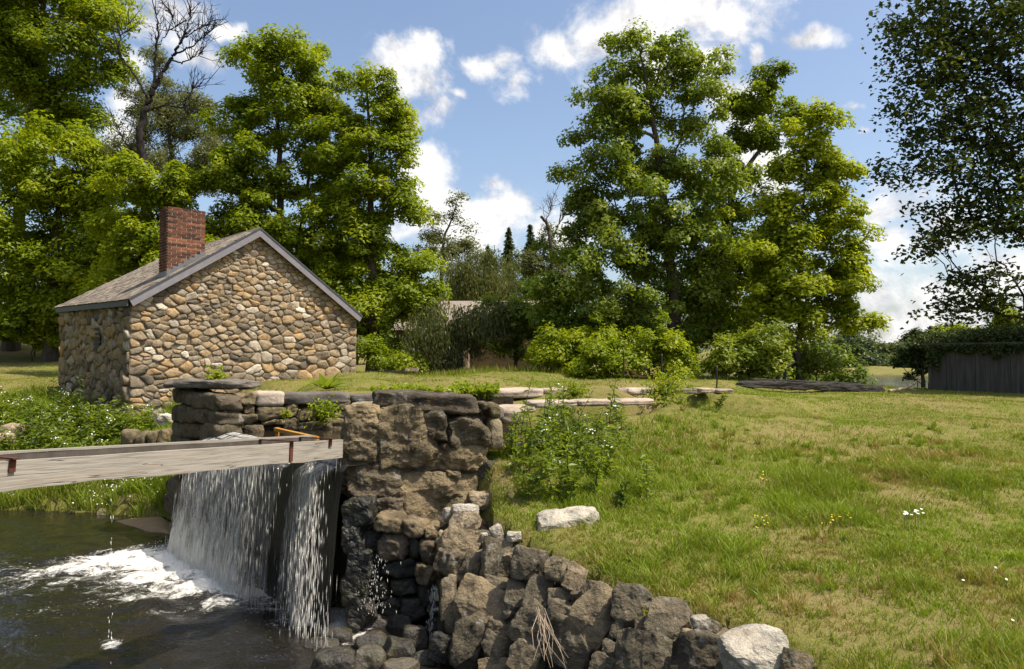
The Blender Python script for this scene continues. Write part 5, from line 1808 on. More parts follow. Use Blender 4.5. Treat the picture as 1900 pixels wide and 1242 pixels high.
dead_tree('dead_snag', 'broken brown snag standing among the conifers', 47, (1025, 640), [
    ([(1030, 560), (1026, 500), (1022, 450), (1016, 415), (1004, 402)], .17, .09),
    ([(1022, 450), (1036, 420), (1046, 398), (1048, 380)], .06, .015),
    ([(1020, 440), (1012, 415), (1020, 392), (1024, 378)], .05, .012)], 'bark', 42)
make_tree('thin_tree', 'thin half-bare tree behind the broken snag', 48, (1050, 650), [(1046, 560), (1040, 470)],
          [(1030, 480, 40, 40), (1050, 520, 40, 45), (1010, 530, 40, 45), (1040, 450, 25, 25), (985, 500, 35, 40)], 'willow', 14, .15, 22, .17, 60, .6, group=MID, tintmid=.3)

# bushes
BUSH = 'bushes along the wood edge'
def bush(label, px, py, D, lobes, mat, seed, tint=.5, leaf=.13, nleaf=70):
    make_tree('bush', label, D, (px, py), [(px, py - 18), (px + 3, py - 32)], lobes, mat, seed, .05, 34, leaf, nleaf, .38, cat='bush', group=BUSH, twig=.006, tintmid=tint, flat=.7, shell=.35)
bush('bright bush at the foot of the ash, behind the chain posts', 1205, 696, 25.5, [(1160, 660, 55, 32), (1215, 655, 45, 38), (1100, 668, 45, 28), (1245, 680, 28, 24)], 'bright', 51, .4)
bush('low pale bush left of the ash foot beside the stump', 1045, 688, 27, [(1040, 655, 45, 34), (1075, 640, 42, 40), (1010, 665, 35, 24)], 'bright', 52, .45)
bush('round bush between the log and the wood', 1390, 704, 25.5, [(1385, 665, 45, 34), (1420, 650, 40, 40), (1360, 680, 25, 22), (1430, 685, 35, 22)], 'ash', 53, .75)
bush('dark bush behind the young maple stem by the lake shore', 1515, 706, 27.8, [(1510, 675, 30, 28), (1460, 665, 30, 34)], 'ash', 54, .3)
bush('tangle of shrubs under the right of the twin maples', 720, 690, 29, [(700, 665, 35, 26), (755, 668, 26, 22)], 'maple', 55, .5)
bush('thicket filling the wood edge left of the house', 60, 640, 43, [(40, 605, 60, 30), (100, 605, 50, 30), (0, 605, 50, 30), (150, 615, 40, 25)], 'maple', 57, .35, .24, 90)
bush('shrub on the lawn edge in front of the left trees', 65, 632, 45, [(65, 620, 22, 16), (20, 612, 40, 22), (100, 612, 30, 18)], 'bright', 56, .6, .2)

# dense wood behind
WOOD = 'dim trees filling the wood behind'
rs = np.random.RandomState(77)
wood_l = [('left of the house', 40, 520), ('behind the house roof', 170, 500), ('behind the chimney', 290, 520), ('between chimney and gable peak', 420, 500), ('behind the gable peak', 560, 520),
          ('behind the twin maples', 660, 540), ('left of the ruin', 760, 560), ('behind the ruin roof', 870, 570), ('right of the ruin roof', 960, 560), ('left of the ash', 1060, 560),
          ('behind the ash', 1170, 570), ('behind the leaning limb tree', 1290, 570), ('left of the young maple', 1400, 590), ('behind the young maple', 1480, 615)]
for k, (w_, px, py) in enumerate(wood_l):
    D = 52 + 4 * (k % 3)
    make_tree('wood_tree', 'dim wood tree ' + w_, D, (px, 660), [(px, py + 60), (px, py)],
              [(px, py, 70, 55), (px - 40, py + 50, 60, 50), (px + 40, py + 55, 60, 50), (px, py + 95, 85, 40)], 'ash', 200 + k, .2, 11, .30, 70, 1.0, group=WOOD, tintmid=.25)
# far shore of the lake
FAR = 'distant trees across the lake'
far_names = ['broad', 'rounded', 'pale', 'tall', 'low', 'dark', 'spreading', 'narrow']
far_px = [(1535, 640), (1560, 628), (1585, 632), (1605, 640), (1628, 645), (1650, 648), (1672, 650), (1695, 645), (1720, 648), (1575, 655), (1615, 662), (1645, 666), (1690, 664), (1500, 650), (1740, 640)]
where = ['nearest the young maple', 'at the crest left of the dip', 'second along the crest', 'third along the crest', 'where the crest starts to drop', 'in the middle of the far shore', 'just left of the dip', 'behind the lakeside tree', 'right of the lakeside tree', 'low in front at the left', 'low in front at the middle', 'beside the sandy beach', 'low in front of the lakeside tree', 'hidden behind the young maple leaves', 'behind the shed corner']
for k, (px, py) in enumerate(far_px):
    py = py - 12 if k < 9 else py - 4
    D = (150 if k < 9 else 118) + 5 * (k % 3)
    r_ = 24 if k < 9 else 22
    make_tree('far_tree', 'far shore tree ' + where[k], D, (px, 690), [(px, py + 30), (px, py)],
              [(px, py + 8, r_, 16), (px - 12, py + 26, r_, 18), (px + 12, py + 26, r_, 18), (px, py + 42, r_ + 4, 14)], 'far', 300 + k, .3, 60, .62, 40, 1.5, group=FAR, tintmid=.35 + .3 * ((k * 37) % 10) / 10)
make_tree('lakeside_tree', 'grey green lakeside tree left of the dark shed', 44, (1712, 716), [(1712, 670), (1708, 620)],
          [(1705, 630, 30, 24), (1735, 640, 28, 26), (1690, 660, 24, 26), (1720, 670, 40, 30), (1755, 625, 25, 18), (1750, 660, 30, 30)], 'far', 15, .15, 40, .2, 70, .5, tintmid=.6)
make_tree('maple_tree', 'sunlit yellow green tree top showing behind the shed roof', 36, (1850, 720), [(1850, 660), (1850, 600)],
          [(1800, 625, 45, 24), (1860, 600, 40, 32), (1900, 590, 30, 40), (1840, 645, 60, 28)], 'bright', 16, .15, 26, .18, 75, .5, tintmid=.4)

# the dark overhanging tree at the right: stem stands beyond the frame
rs = np.random.RandomState(90)
D = 31.0
ot = empty('overhanging_tree', (26.0, 31, 0.8)); tag(ot, 'dark leafy boughs of the near tree overhanging from the right edge', 'tree')
lob = [(1740, 20, 105, 55), (1680, 75, 50, 28), (1830, 60, 110, 60), (1760, 110, 105, 40), (1700, 150, 60, 28), (1840, 150, 100, 50), (1720, 200, 72, 30), (1800, 230, 90, 40), (1880, 240, 80, 60),
       (1730, 260, 70, 26), (1650, 305, 46, 16), (1700, 320, 52, 20), (1790, 310, 80, 36), (1870, 330, 70, 50), (1770, 380, 60, 36), (1730, 440, 40, 22), (1830, 400, 70, 40), (1890, 420, 40, 35), (1780, 430, 50, 22), (1700, 455, 14, 10),
       (1790, 505, 36, 18), (1850, 510, 56, 26), (1780, 545, 48, 20), (1850, 560, 66, 30), (1880, 590, 50, 24), (1770, 575, 34, 10), (1960, 200, 100, 300, 0, .5), (1900, -80, 260, 70, 0, .6), (1990, 0, 120, 100, 0, .5)]
C, O = [], []
for lb in lob:
    c = pt(lb[0], lb[1], D); s = D / F
    n = max(4, int(30 * lb[2] * lb[3] / 3600. * (lb[5] if len(lb) > 5 else 1)))
    u = rs.uniform(-1, 1, (n * 3, 3)); u = u[(u ** 2).sum(1) < 1][:n]
    C.append(c + u * np.array([lb[2] * s, 2.2, lb[3] * s]))
C = np.concatenate(C)
trunk = [np.array([26.0, 31.2, .5]), np.array([25.8, 31.1, 5.5]), np.array([25.4, 31, 10.5]), np.array([25.0, 31, 15.]), np.array([24.8, 31, 20.])]
f = np.linspace(0, 4, 18); trunk = np.stack([np.interp(f, np.arange(5), np.array(trunk)[:, k]) for k in range(3)], 1)
mb = limb_tree(list(trunk), .45, C, rs, .011)
o = mb.build('trunk', M['dark_bark'], None, True); pin(ot, o)
nl = 34
idx = np.repeat(np.arange(len(C)), nl)
off = rs.normal(size=(len(idx), 3)) * np.array([.36, .36, .14])
P = C[idx] + off; P[:, 2] -= (off[:, :2] ** 2).sum(1) * .7
Nrm = np.array([0, 0, 1.0]) + rs.normal(size=P.shape) * .55
V, T_ = leaves_mesh(P, Nrm, np.full(len(P), .215), rs, .75); q_ = 4
tn = np.clip(rs.beta(2, 2.4, len(P)) + (rs.rand(len(C)) > .96)[idx] * .5, 0, 1)
o = mesh('crown', V, T_, M['dark'], None, False, {'tint': ('POINT', np.repeat(tn, q_))}); pin(ot, o)

# unseen maples added left and behind the viewer to block sky fill light
for k, (x_, y_, h_) in enumerate([(-19, 8, 13), (-15, -2, 14), (-23, 17, 14)]):
    rs = np.random.RandomState(400 + k)
    g0 = np.array([x_, y_, gz(x_, y_)])
    root = empty('maple_tree', g0); tag(root, ['maple on the near bank beyond the left edge', 'maple behind the viewer on the left bank', 'maple beyond the left edge level with the house'][k], 'tree', BIG)
    tr = np.stack([np.full(12, x_) + rs.normal(0, .08, 12), np.full(12, y_) + rs.normal(0, .08, 12), np.linspace(g0[2] - .2, g0[2] + h_ * .9, 12)], 1)
    u = rs.normal(size=(420, 3)); u /= np.linalg.norm(u, axis=1)[:, None]; u *= (rs.rand(420) ** .4)[:, None]
    C = np.array([x_, y_, g0[2] + h_ * .56]) + u * np.array([4.4, 4.4, h_ * .44])
    C = C[:300]
    o = limb_tree(list(tr), .3, C, rs).build('trunk', M['bark'], None, True); pin(root, o)
    idx = np.repeat(np.arange(len(C)), 30)
    off = rs.normal(size=(len(idx), 3)) * np.array([.5, .5, .28])
    V, T_ = leaves_mesh(C[idx] + off, np.array([0, 0, .8]) + rs.normal(size=off.shape) * .5, .42, rs)
    o = mesh('crown', V, T_, M['maple'], None, False, {'tint': ('POINT', np.repeat(np.clip(rs.normal(.45, .2, len(idx)), 0, 1), 4))}); pin(root, o)
# ------------------------------------------------------------------ ruined building behind the lawn
ruin = empty('stone_building', tuple(pt(900, 690, 35)))
tag(ruin, 'old stone building with pale roof half hidden by willows beyond the lawn', 'building')
def zat(py, D): return pt(950, py, D)[2]
p0, p1 = pt(862, 640, 35), pt(1015, 640, 35.5)
zg = 1.4
wc = (p0 + p1) / 2
L = p1[0] - p0[0]
o = MB().box((wc[0], wc[1] + 2, (zg + zat(604, 35)) / 2), L, 4, zat(604, 35) - zg, val=.4).build('wall', M['far_wall']); pin(ruin, o)
V, Q, nn = slab([np.array([p0[0] - .3, 34.8, zat(607, 35)]), np.array([p1[0] + .2, 34.8, zat(607, 35)]), np.array([p1[0] + .2, 37.2, zat(558, 37)]), np.array([p0[0] - 2.2, 37.2, zat(558, 37)])], .1)
o = MB().add(V, Q).build('roof', M['far_roof']); pin(ruin, o)
q0, q1 = pt(735, 640, 33.5), pt(868, 640, 33.5)
o = MB().box(((q0[0] + q1[0]) / 2, 35.5, (zg + zat(612, 33.5)) / 2), q1[0] - q0[0], 4, zat(612, 33.5) - zg, val=.7).build('wing_wall', M['far_wall']); pin(ruin, o)
V, Q, nn = slab([np.array([q0[0] - .2, 33.2, zat(613, 33.3)]), np.array([q1[0] - 1.0, 33.2, zat(613, 33.3)]), np.array([q1[0], 35.8, zat(572, 35.8)]), np.array([q0[0], 35.8, zat(572, 35.8)])], .1)
o = MB().add(V, Q).build('wing_roof', M['far_roof']); pin(ruin, o)
for px in (767, 800):
    c = pt(px, 634, 33.48)
    w_o = MB().box(c, .3, .06, .75).build('window', M['dark_opening']); pin(ruin, w_o)
    for k in (-1, 0, 1):
        MB().box(c + np.array([k * .08, -.04, 0]), .03, .03, .75).build('bar', M['weathered_board'], w_o)
lw = empty('low_wall', tuple(pt(800, 690, 31))); tag(lw, 'low dark broken wall in front of the stone building', 'low wall')
rs = np.random.RandomState(17)
for k, x_ in enumerate(np.linspace(772, 838, 8)):
    c = pt(x_, 681, 31)
    rock('stone', c, (1, 0, 0), (0, 1, 0), UP, (.24, .3, .3 + .06 * rs.rand()), M['far_wall'], rs.rand(), lw, n=5, blocky=5, rough=.1, cuts=4)

# ------------------------------------------------------------------ dark plank shed at the right
S0, S1 = pt(1722, 690, 26.0), pt(1975, 690, 23.6)
shed = empty('plank_shed', (S0[0], S0[1], gz(S0[0], S0[1])))
tag(shed, 'dark board shed wall under vines at the right edge of the field', 'shed')
sd = unit((S1 - S0) * np.array([1, 1, 0])); sn = np.array([sd[1], -sd[0], 0])
Ls = np.linalg.norm((S1 - S0)[:2])
nb = 27
zt = zat(640, 25.2)
rs = np.random.RandomState(4)
for k in range(nb):
    c = S0 + sd * Ls * (k + .5) / nb
    z0 = gz(c[0], c[1]) - .1
    h = zt - z0 + rs.uniform(-.05, .05)
    o = MB().box((c[0] + sn[0] * rs.uniform(-.01, .012), c[1] + sn[1] * rs.uniform(-.01, .012), z0 + h / 2), Ls / nb - .004, .03, h, sd, sn, UP, val=rs.rand()).build('board', M['weathered_board']); pin(shed, o)
c = (S0 + S1) / 2 - sn * 1.4
z0 = gz(c[0], c[1])
o = MB().box((c[0], c[1], (z0 + zt) / 2 - .1), Ls - .05, 2.7, zt - z0 + .1, sd, sn, UP).build('body', M['weathered_board']); pin(shed, o)
o = MB().box((c[0], c[1], zt + .03), Ls + .2, 3.1, .08, sd, sn, UP).build('roof', M['weathered_board']); pin(shed, o)
P = []
for _ in range(9000):
    u = rs.rand()
    b = S0 + sd * Ls * u
    top = zt + .12 + .34 * (1 + fbm(np.array([[u * 9, 3, 1]]), 2)[0])
    if rs.rand() < .7:
        P.append((b[0] - sn[0] * rs.uniform(-.3, 1.6), b[1] - sn[1] * rs.uniform(-.3, 1.6), rs.uniform(zt, top)))
    else:
        dr = max(0, .25 + .5 * fbm(np.array([[u * 14, 7, 2]]), 2)[0]) + (.5 if u < .1 else 0)
        P.append((b[0] + sn[0] * rs.uniform(.02, .22), b[1] + sn[1] * rs.uniform(.02, .22), zt - rs.rand() * dr))
P = np.array(P)
V, T_ = leaves_mesh(P, np.array([0, 0, .6]) + sn * .5 + rs.normal(size=P.shape) * .5, .12, rs)
o = mesh('vine_cover', V, T_, M['dark'], None, False, {'tint': ('POINT', np.repeat(np.clip(rs.beta(2, 3, len(P)), 0, 1), 4))})
tag(o, 'dark leafy vines lying over the top of the board shed', 'vine')
make_tree('maple_tree', 'tree just beyond the right edge that shades the board shed', 22.5, (2150, 740), [(2150, 500), (2140, 300), (2130, 150)],
          [(2080, 330, 90, 90), (2180, 300, 110, 90), (2050, 450, 80, 60), (2150, 450, 120, 80), (2120, 200, 110, 70), (2230, 420, 90, 90), (2040, 300, 60, 60)], 'ash', 18, .25, 9, .28, 55, .8, tintmid=.3)

# ------------------------------------------------------------------ log, branch, posts, sign, stump, timbers
def tube_thing(name, label, cat, pts_, rad, mat, n=10, rough=.1, seed=0):
    P = np.array(pts_, float)
    f = np.linspace(0, len(P) - 1, 14 * (len(P) - 1) + 1)
    Q = np.stack([np.interp(f, np.arange(len(P)), P[:, k]) for k in range(3)], 1)
    R = np.interp(f, np.arange(len(P)), rad)
    Q = np.concatenate([Q[:1], Q, Q[-1:]]); R = np.concatenate([[.005], R, [.005]])
    V, F4 = tubev(Q + np.random.RandomState(seed).normal(0, .004, Q.shape), R, n)
    V = V + (fbm(V * 4.0 + seed, 3) * rough * max(rad))[:, None] * np.array([.3, .5, 1])
    o = mesh(name, V, F4, mat, None, True, {'tint': ('POINT', np.zeros(len(V)))})
    return tag(o, label, cat)


for (q0, q1, hh, lab) in [((1366, 712, 22.8), (1640, 722, 25.0), .30, 'long dark weathered log lying along the far edge of the field'), ((1392, 706, 24.2), (1600, 716, 25.8), .2, 'thin second log lying behind the long dark one')]:
    a, b = pt(*q0), pt(*q1)
    d = unit(b - a); f_ = unit(np.cross(UP, d)); u_ = np.cross(d, f_)
    _seed[0] += 1
    V, Q = rock_mesh((a + b) / 2, d, f_, u_, (np.linalg.norm(b - a), .34, hh), _seed[0], n=30, blocky=7, rough=.12, cuts=6, cutlo=.8)
    o = mesh('fallen_log', V, Q, M['old_wood'], None, False, {'tint': ('POINT', np.zeros(len(V)))}); tag(o, lab, 'log')
tube_thing('fallen_branch', 'pale crooked branch at the end of the log by the lake', 'branch', [pt(1650, 726, 25), pt(1675, 722, 25.3), pt(1690, 716, 25.5), pt(1708, 704, 25.8)], [.05, .045, .035, .02], M['pale_wood'], 7, .3, 3)
tube_thing('fallen_branch', 'short pale stick beside the crooked branch', 'branch', [pt(1688, 722, 25), pt(1702, 725, 24.8)], [.03, .025], M['pale_wood'], 6, .3, 4)
for k, (px, y0, y1) in enumerate([(1702, 702, 727), (1709, 706, 727), (1716, 705, 726), (1722, 708, 727)]):
    o = tube_thing('thin_stake', 'thin dark stake by the shed corner', 'stake', [pt(px, y1, 25.4), pt(px + 1, y0, 25.4)], [.014, .012], M['dark_bark'], 5, .1, k); o['group'] = 'stakes between branch and shed'
for (px, y0, y1, D, lab) in [(1157, 650, 700, 21.5, 'black iron post at the left end of the drooping chain'), (1228, 658, 708, 20.5, 'black iron post at the right end of the drooping chain'), (1330, 680, 710, 20.5, 'short black iron post near the log')]:
    a, b = pt(px, y1, D), pt(px, y0, D)
    a[2] = gz(a[0], a[1]) - .05
    tube_thing('iron_post', lab, 'post', [a, b], [.022, .02], M['dark_metal'], 7, .02, 1)
a, b = pt(1157, 668, 21.5), pt(1228, 676, 20.5)
ch = MB()
for k in range(44):
    f = k / 43
    p = a * (1 - f) + b * f - UP * .42 * (1 - (2 * f - 1) ** 2)
    ch.tube(np.array([p + np.array([.018 * math.cos(t_), .008 * math.sin(t_) * (1 if k % 2 else 2), .014 * math.sin(t_)]) for t_ in np.linspace(0, 6.283, 7)]), np.full(7, .006), 4)
o = ch.build('hanging_chain', M['rust']); tag(o, 'rusty chain sagging between two iron posts', 'chain')
c = pt(1157, 685, 21.5)
tube_thing('hanging_chain', 'loose chain end trailing to the grass from the left post', 'chain', [c, c + np.array([.1, -.2, -.12]), pt(1172, 706, 20.8)], [.012, .012, .012], M['rust'], 5, .1, 2)
sg = empty('reading_stand', tuple(pt(1450, 710, 25))); tag(sg, 'black reading stand with tilted panel beside the round bush', 'sign')
for px in (1443, 1456):
    a, b = pt(px, 708, 25), pt(px, 682 if px > 1450 else 676, 25); a[2] = gz(a[0], a[1]) - .05
    o = MB().box((a + b) / 2, .07, .07, b[2] - a[2]).build('post', M['dark_metal']); pin(sg, o)
a, b = pt(1450, 684, 24.9), pt(1472, 671, 25.2)
o = MB().box((a + b) / 2, np.linalg.norm(b - a), .5, .04, unit(b - a), unit([.1, 1, 0]), unit(np.cross(unit(b - a), [0.1, 1, 0])) * 1).build('panel', M['dark_metal']); pin(sg, o)
o = rock('tree_stump', pt(1064, 684, 28.5), (1, 0, 0), (0, 1, 0), UP, (.95, .6, .26), M['coping_stone'], .25, None, n=12, blocky=3, rough=.22, cuts=6); tag(o, 'low grey weathered stump on the lawn before the bushes', 'stump')
o = rock('tree_stump', pt(948, 688, 29), (1, 0, 0), (0, 1, 0), UP, (.36, .3, .12), M['coping_stone'], .1, None, n=8, blocky=3, rough=.2, cuts=6); tag(o, 'tiny dark stump left of the grey weathered one', 'stump')
for (x0, x1, y, D, lab, nm) in [(678, 752, 690, 26.5, 'long grey timber lying on the lawn right of the house', .07), (862, 948, 685, 32, 'thin pale timber edging the lawn before the building', .05), (752, 776, 686, 28, 'short white slab at the foot of the maple', .12)]:
    a, b = pt(x0, y, D), pt(x1, y, D)
    o = MB().box((a + b) / 2, b[0] - a[0], .2, nm, unit(b - a), (0, 1, 0), UP).build('lying_timber', M['pale_wood' if 'grey' not in lab else 'old_wood']); tag(o, lab, 'timber')

# ------------------------------------------------------------------ grass
def house_sd(x, y):
    a = (x - HA[0]) * HE[0] + (y - HA[1]) * HE[1]
    b = (x - HA[0]) * HG[0] + (y - HA[1]) * HG[1]
    return np.minimum(np.minimum(a + .05, HW + .05 - a), np.minimum(b + .05, HL - b))


def grow(name, x, y, h, w, lean, tint, rs, mat, seg2, zoff=0.0):
    """blades of grass, a bent strip or one slim face each"""
    n = len(x)
    z = ground_at(x, y) + zoff - .005
    th = rs.uniform(0, 2 * np.pi, n)
    side = np.stack([np.cos(th), np.sin(th), np.zeros(n)], 1)
    la = rs.uniform(0, 2 * np.pi, n)
    ld = np.stack([np.cos(la), np.sin(la), np.zeros(n)], 1) * (lean * h * rs.uniform(.3, 1.4, n))[:, None]
    B = np.stack([x, y, z], 1)
    wv = side * (w / 2)[:, None]
    up = np.zeros((n, 3)); up[:, 2] = h
    if seg2:
        V = np.stack([B - wv, B + wv, B + up * .6 + ld * .35 + wv * .8, B + up * .6 + ld * .35 - wv * .8, B + up * .96 + ld], 1).reshape(-1, 3)
        T_ = (np.array([[0, 1, 2], [0, 2, 3], [3, 2, 4]])[None] + 5 * np.arange(n)[:, None, None]).reshape(-1, 3)
        k = 5
    else:
        V = np.stack([B - wv, B + wv, B + up + ld], 1).reshape(-1, 3)
        T_ = np.arange(3 * n).reshape(-1, 3)
        k = 3
    return mesh(name, V, T_, mat, None, False, {'tint': ('POINT', np.repeat(tint, k))})


def field_points(n, d0, d1, rs, a0=-.74, a1=.74):
    D = np.exp(rs.uniform(math.log(d0), math.log(d1), n))
    x = D * rs.uniform(a0, a1, n)
    return x, D


def ok_ground(x, y, m=.08):
    return (sdpoly(x, y, POOLP) < -m) & (sdpoly(x, y, CHANP) < -.35) & (house_sd(x, y) < 0) & (sdpoly(x, y, LAKEP) < -3)


rs = np.random.RandomState(123)
for nm, n, d0, d1, seg in (('lawn_grass', 240000, 3.6, 10.0, True), ('lawn_grass', 420000, 8.0, 42.0, False)):
    tc = n // 6
    tx, ty = field_points(tc, d0, d1, rs)
    k_ = ok_ground(tx, ty)
    tx, ty = tx[k_], ty[k_]
    idx = np.repeat(np.arange(len(tx)), 6)
    sc_ = ty[idx] / 6.0
    x = tx[idx] + rs.normal(0, .018, len(idx)) * np.clip(sc_, 1, 3); y = ty[idx] + rs.normal(0, .018, len(idx)) * np.clip(sc_, 1, 3)
    patch = fbm2(tx, ty, .55, 4, 11.0) + .5 * fbm2(tx, ty, 2.2, 3, 13.0)
    bare = 1.2 * fbm2(tx, ty, .9, 4, 21.0) - np.clip((6.4 - ty) * .16, 0, .5)
    g = .60 + .75 * patch + np.clip((ty - 7.0) * .055, -.16, .10)
    keep = (rs.rand(len(tx)) < np.clip(.85 + bare * 1.1, .3, 1))[idx]
    g = g[idx]
    x, y, idx2 = x[keep], y[keep], idx[keep]
    g = np.clip(g[keep] + rs.normal(0, .22, keep.sum()), 0, 1)
    tall = np.clip(fbm2(x, y, 1.1, 3, 31.0) * 1.6, 0, 1) * (np.clip((x + .2) * .8, 0, 1)) * np.clip((15 - y) / 5, 0, 1)
    h = rs.uniform(.026, .075, len(x)) * (1 + 2.2 * tall) * np.where(g < .25, .8, 1.0) * np.clip(.55 + y * .045, .6, 1.0) * np.where(y > 12, .8, 1)
    w = .0055 * np.clip(y / 5.0, .8, 6) ** .85 * rs.uniform(.6, 1.4, len(x))
    o = grow(nm, x, y, h, w, .8, g, rs, M['grass'], seg); kind(o, 'stuff', 'patchy green and straw coloured grass of the field and lawn')
# taller tufts of grass in the field
tx, ty = field_points(1700, 4.0, 15, rs, -.05, .74)
k_ = ok_ground(tx, ty, .25) & (fbm2(tx, ty, .5, 3, 41.0) > -.05)
tx, ty = tx[k_], ty[k_]
idx = np.repeat(np.arange(len(tx)), 26)
hh = rs.uniform(.07, .2, len(tx))[idx] * rs.uniform(.5, 1.1, len(idx))
o = grow('grass_tufts', tx[idx] + rs.normal(0, .03, len(idx)), ty[idx] + rs.normal(0, .03, len(idx)), hh, .007 * np.clip(ty[idx] / 6, .8, 2) * rs.uniform(.6, 1.3, len(idx)), .9,
         np.clip(rs.uniform(.35, .95, len(tx))[idx] + rs.normal(0, .1, len(idx)) - (rs.rand(len(tx)) < .25)[idx] * .55, 0, 1), rs, M['grass'], True)
kind(o, 'stuff', 'taller tufts of grass and dry seed stalks in the field')
# lush bank at the left and unmown edges
def patch_pts(n, quad, rs):
    q = np.array(quad); u, v = rs.rand(n, 1), rs.rand(n, 1)
    return ((q[0] * (1 - u) + q[1] * u) * (1 - v) + (q[3] * (1 - u) + q[2] * u) * v).T
bx, by = patch_pts(62000, [(-15.5, 14.6), (-5.6, 13.4), (-6.2, 18.5), (-17, 23)], rs)
k_ = (sdpoly(bx, by, POOLP) < .12) & (house_sd(bx, by) < -.1)
bx, by = bx[k_], by[k_]
hb = rs.uniform(.14, .48, len(bx)) * np.clip(.75 + fbm2(bx, by, .8, 3, 5.) * .9, .4, 1.6)
o = grow('bank_grass', bx, by, hb, .016 * rs.uniform(.6, 1.4, len(bx)), .6, np.clip(.72 + .5 * fbm2(bx, by, .7, 3, 8.) + rs.normal(0, .13, len(bx)), .3, 1), rs, M['grass'], True)
kind(o, 'stuff', 'lush green grass on the bank between pool and house')
# unmown fringe along the lawn's far edge and round the stones
fx, fy = patch_pts(9000, [(-6, 27), (9, 24.5), (9, 28), (-6, 31)], rs)
o = grow('bank_grass', fx, fy, rs.uniform(.1, .32, len(fx)), .03 * rs.uniform(.6, 1.3, len(fx)), .4, np.clip(rs.normal(.45, .25, len(fx)), .05, 1), rs, M['grass'], False)
kind(o, 'stuff', 'unmown yellowish grass along the far edge of the lawn')
ex, ey = patch_pts(14000, [(-.35, 9.0), (1.0, 7.6), (3.6, 13.8), (.4, 11.4)], rs)
ex = ex + rs.normal(0, .35, len(ex)); ey = ey + rs.normal(0, .35, len(ey))
k_ = ok_ground(ex, ey, .05) & (fbm2(ex, ey, 1.3, 3, 3.) > -.25); ex, ey = ex[k_], ey[k_]
o = grow('bank_grass', ex, ey, rs.uniform(.04, .15, len(ex)), .009 * rs.uniform(.6, 1.3, len(ex)), .6, np.clip(rs.normal(.72, .16, len(ex)), .2, 1), rs, M['grass'], True)
kind(o, 'stuff', 'thick green grass around the weeds beside the pier')

# ------------------------------------------------------------------ leafy weeds
def weed_parts(P0, H_, rs, nleaf=18, leaf=.11, bend=.15):
    d = rs.normal(0, bend, 2)
    f = np.linspace(0, 1, 6)
    path = np.stack([P0[0] + d[0] * f ** 1.6 * H_, P0[1] + d[1] * f ** 1.6 * H_, P0[2] + H_ * f], 1)
    lf = np.sort(rs.uniform(.12, 1.0, nleaf))
    pos = np.stack([np.interp(lf, f, path[:, k]) for k in range(3)], 1)
    az = np.arange(nleaf) * 2.4 + rs.uniform(0, 6)
    out = np.stack([np.cos(az), np.sin(az), rs.uniform(-.3, .6, nleaf)], 1)
    L = leaf * (1.15 - .6 * lf)
    C = pos + out * (L * .55)[:, None]
    up = np.stack([-np.cos(az) * .2, -np.sin(az) * .2, np.ones(nleaf)], 1) + rs.normal(0, .45, (nleaf, 3))
    V, T_ = leaves_mesh(C, up, L * 1.3, rs, .36, .10, out)
    return path, V, T_


WG = 'tall leafy weeds beside the pier'
rs = np.random.RandomState(55)
spots = []
for _ in range(140):
    px = 1050 + rs.normal(0, 62); D = rs.uniform(8.6, 13.4)
    p = pt(px, 800, D)
    if sdpoly(np.array([p[0]]), np.array([p[1]]), CHANP)[0] > -.25: continue
    spots.append((p[0], p[1]))
wst, fl_pts = 0, []
for k, (x_, y_) in enumerate(spots[:100]):
    H_ = rs.uniform(.32, .72) * (1.35 if k % 5 == 0 else 1)
    z_ = gz(x_, y_)
    H_ *= 1.0
    root = empty('leafy_weed', (x_, y_, z_)); tag(root, 'upright leafy weed in the dense green clump beside the pier', 'weed', WG)
    path, V, T_ = weed_parts(np.array([x_, y_, z_ - .02]), H_, rs, rs.randint(26, 44), rs.uniform(.08, .13), .25)
    o = MB().tube(path, np.linspace(.008, .003, 6), 4).build('stem', M['stem_green']); pin(root, o)
    tn = np.clip(rs.normal(.65, .2) + rs.normal(0, .15, len(V) // 4), 0, 1)
    o = mesh('foliage', V, T_, M['weed'], None, False, {'tint': ('POINT', np.repeat(tn, 4))}); pin(root, o)
    if k % 6 == 0:
        mb = MB()
        for q in range(9):
            c = path[-1] + rs.normal(0, .05, 3) * np.array([1, 1, .35])
            V2, T2 = leaves_mesh(c[None], np.array([[0, 0, 1.]]) + rs.normal(0, .4, (1, 3)), np.array([.026]), rs, 1.0)
            mb.add(V2, T2)
        o = mb.build('blossom', M['petal_white']); pin(root, o)
# a few taller stalks in front of the coping row
for (px, py, D, hpx) in [(1262, 738, 16, 40), (1300, 738, 16.2, 34), (1318, 738, 16.4, 36), (1335, 736, 16.8, 30), (990, 780, 10.2, 95), (1020, 770, 10.8, 80), (1075, 760, 12, 50), (1130, 765, 12.4, 90), (1145, 760, 12.6, 70), (1120, 770, 12, 60), (1215, 735, 15, 50), (1235, 738, 15.2, 45), (1190, 738, 15, 40), (1255, 735, 16, 40), (1005, 800, 10, 120)]:
    p = pt(px, py, D); z_ = gz(p[0], p[1])
    H_ = max(hpx * D / F, .25)
    root = empty('leafy_weed', (p[0], p[1], z_)); tag(root, 'tall single weed stalk standing up in front of the coping slabs', 'weed', 'stalks before the coping')
    path, V, T_ = weed_parts(np.array([p[0], p[1], z_ - .02]), H_, rs, 26, .15, .14)
    o = MB().tube(path, np.linspace(.009, .004, 6), 4).build('stem', M['stem_green']); pin(root, o)
    o = mesh('foliage', V, T_, M['weed'], None, False, {'tint': ('POINT', np.repeat(np.clip(rs.normal(.55, .2, len(V) // 4), 0, 1), 4))}); pin(root, o)

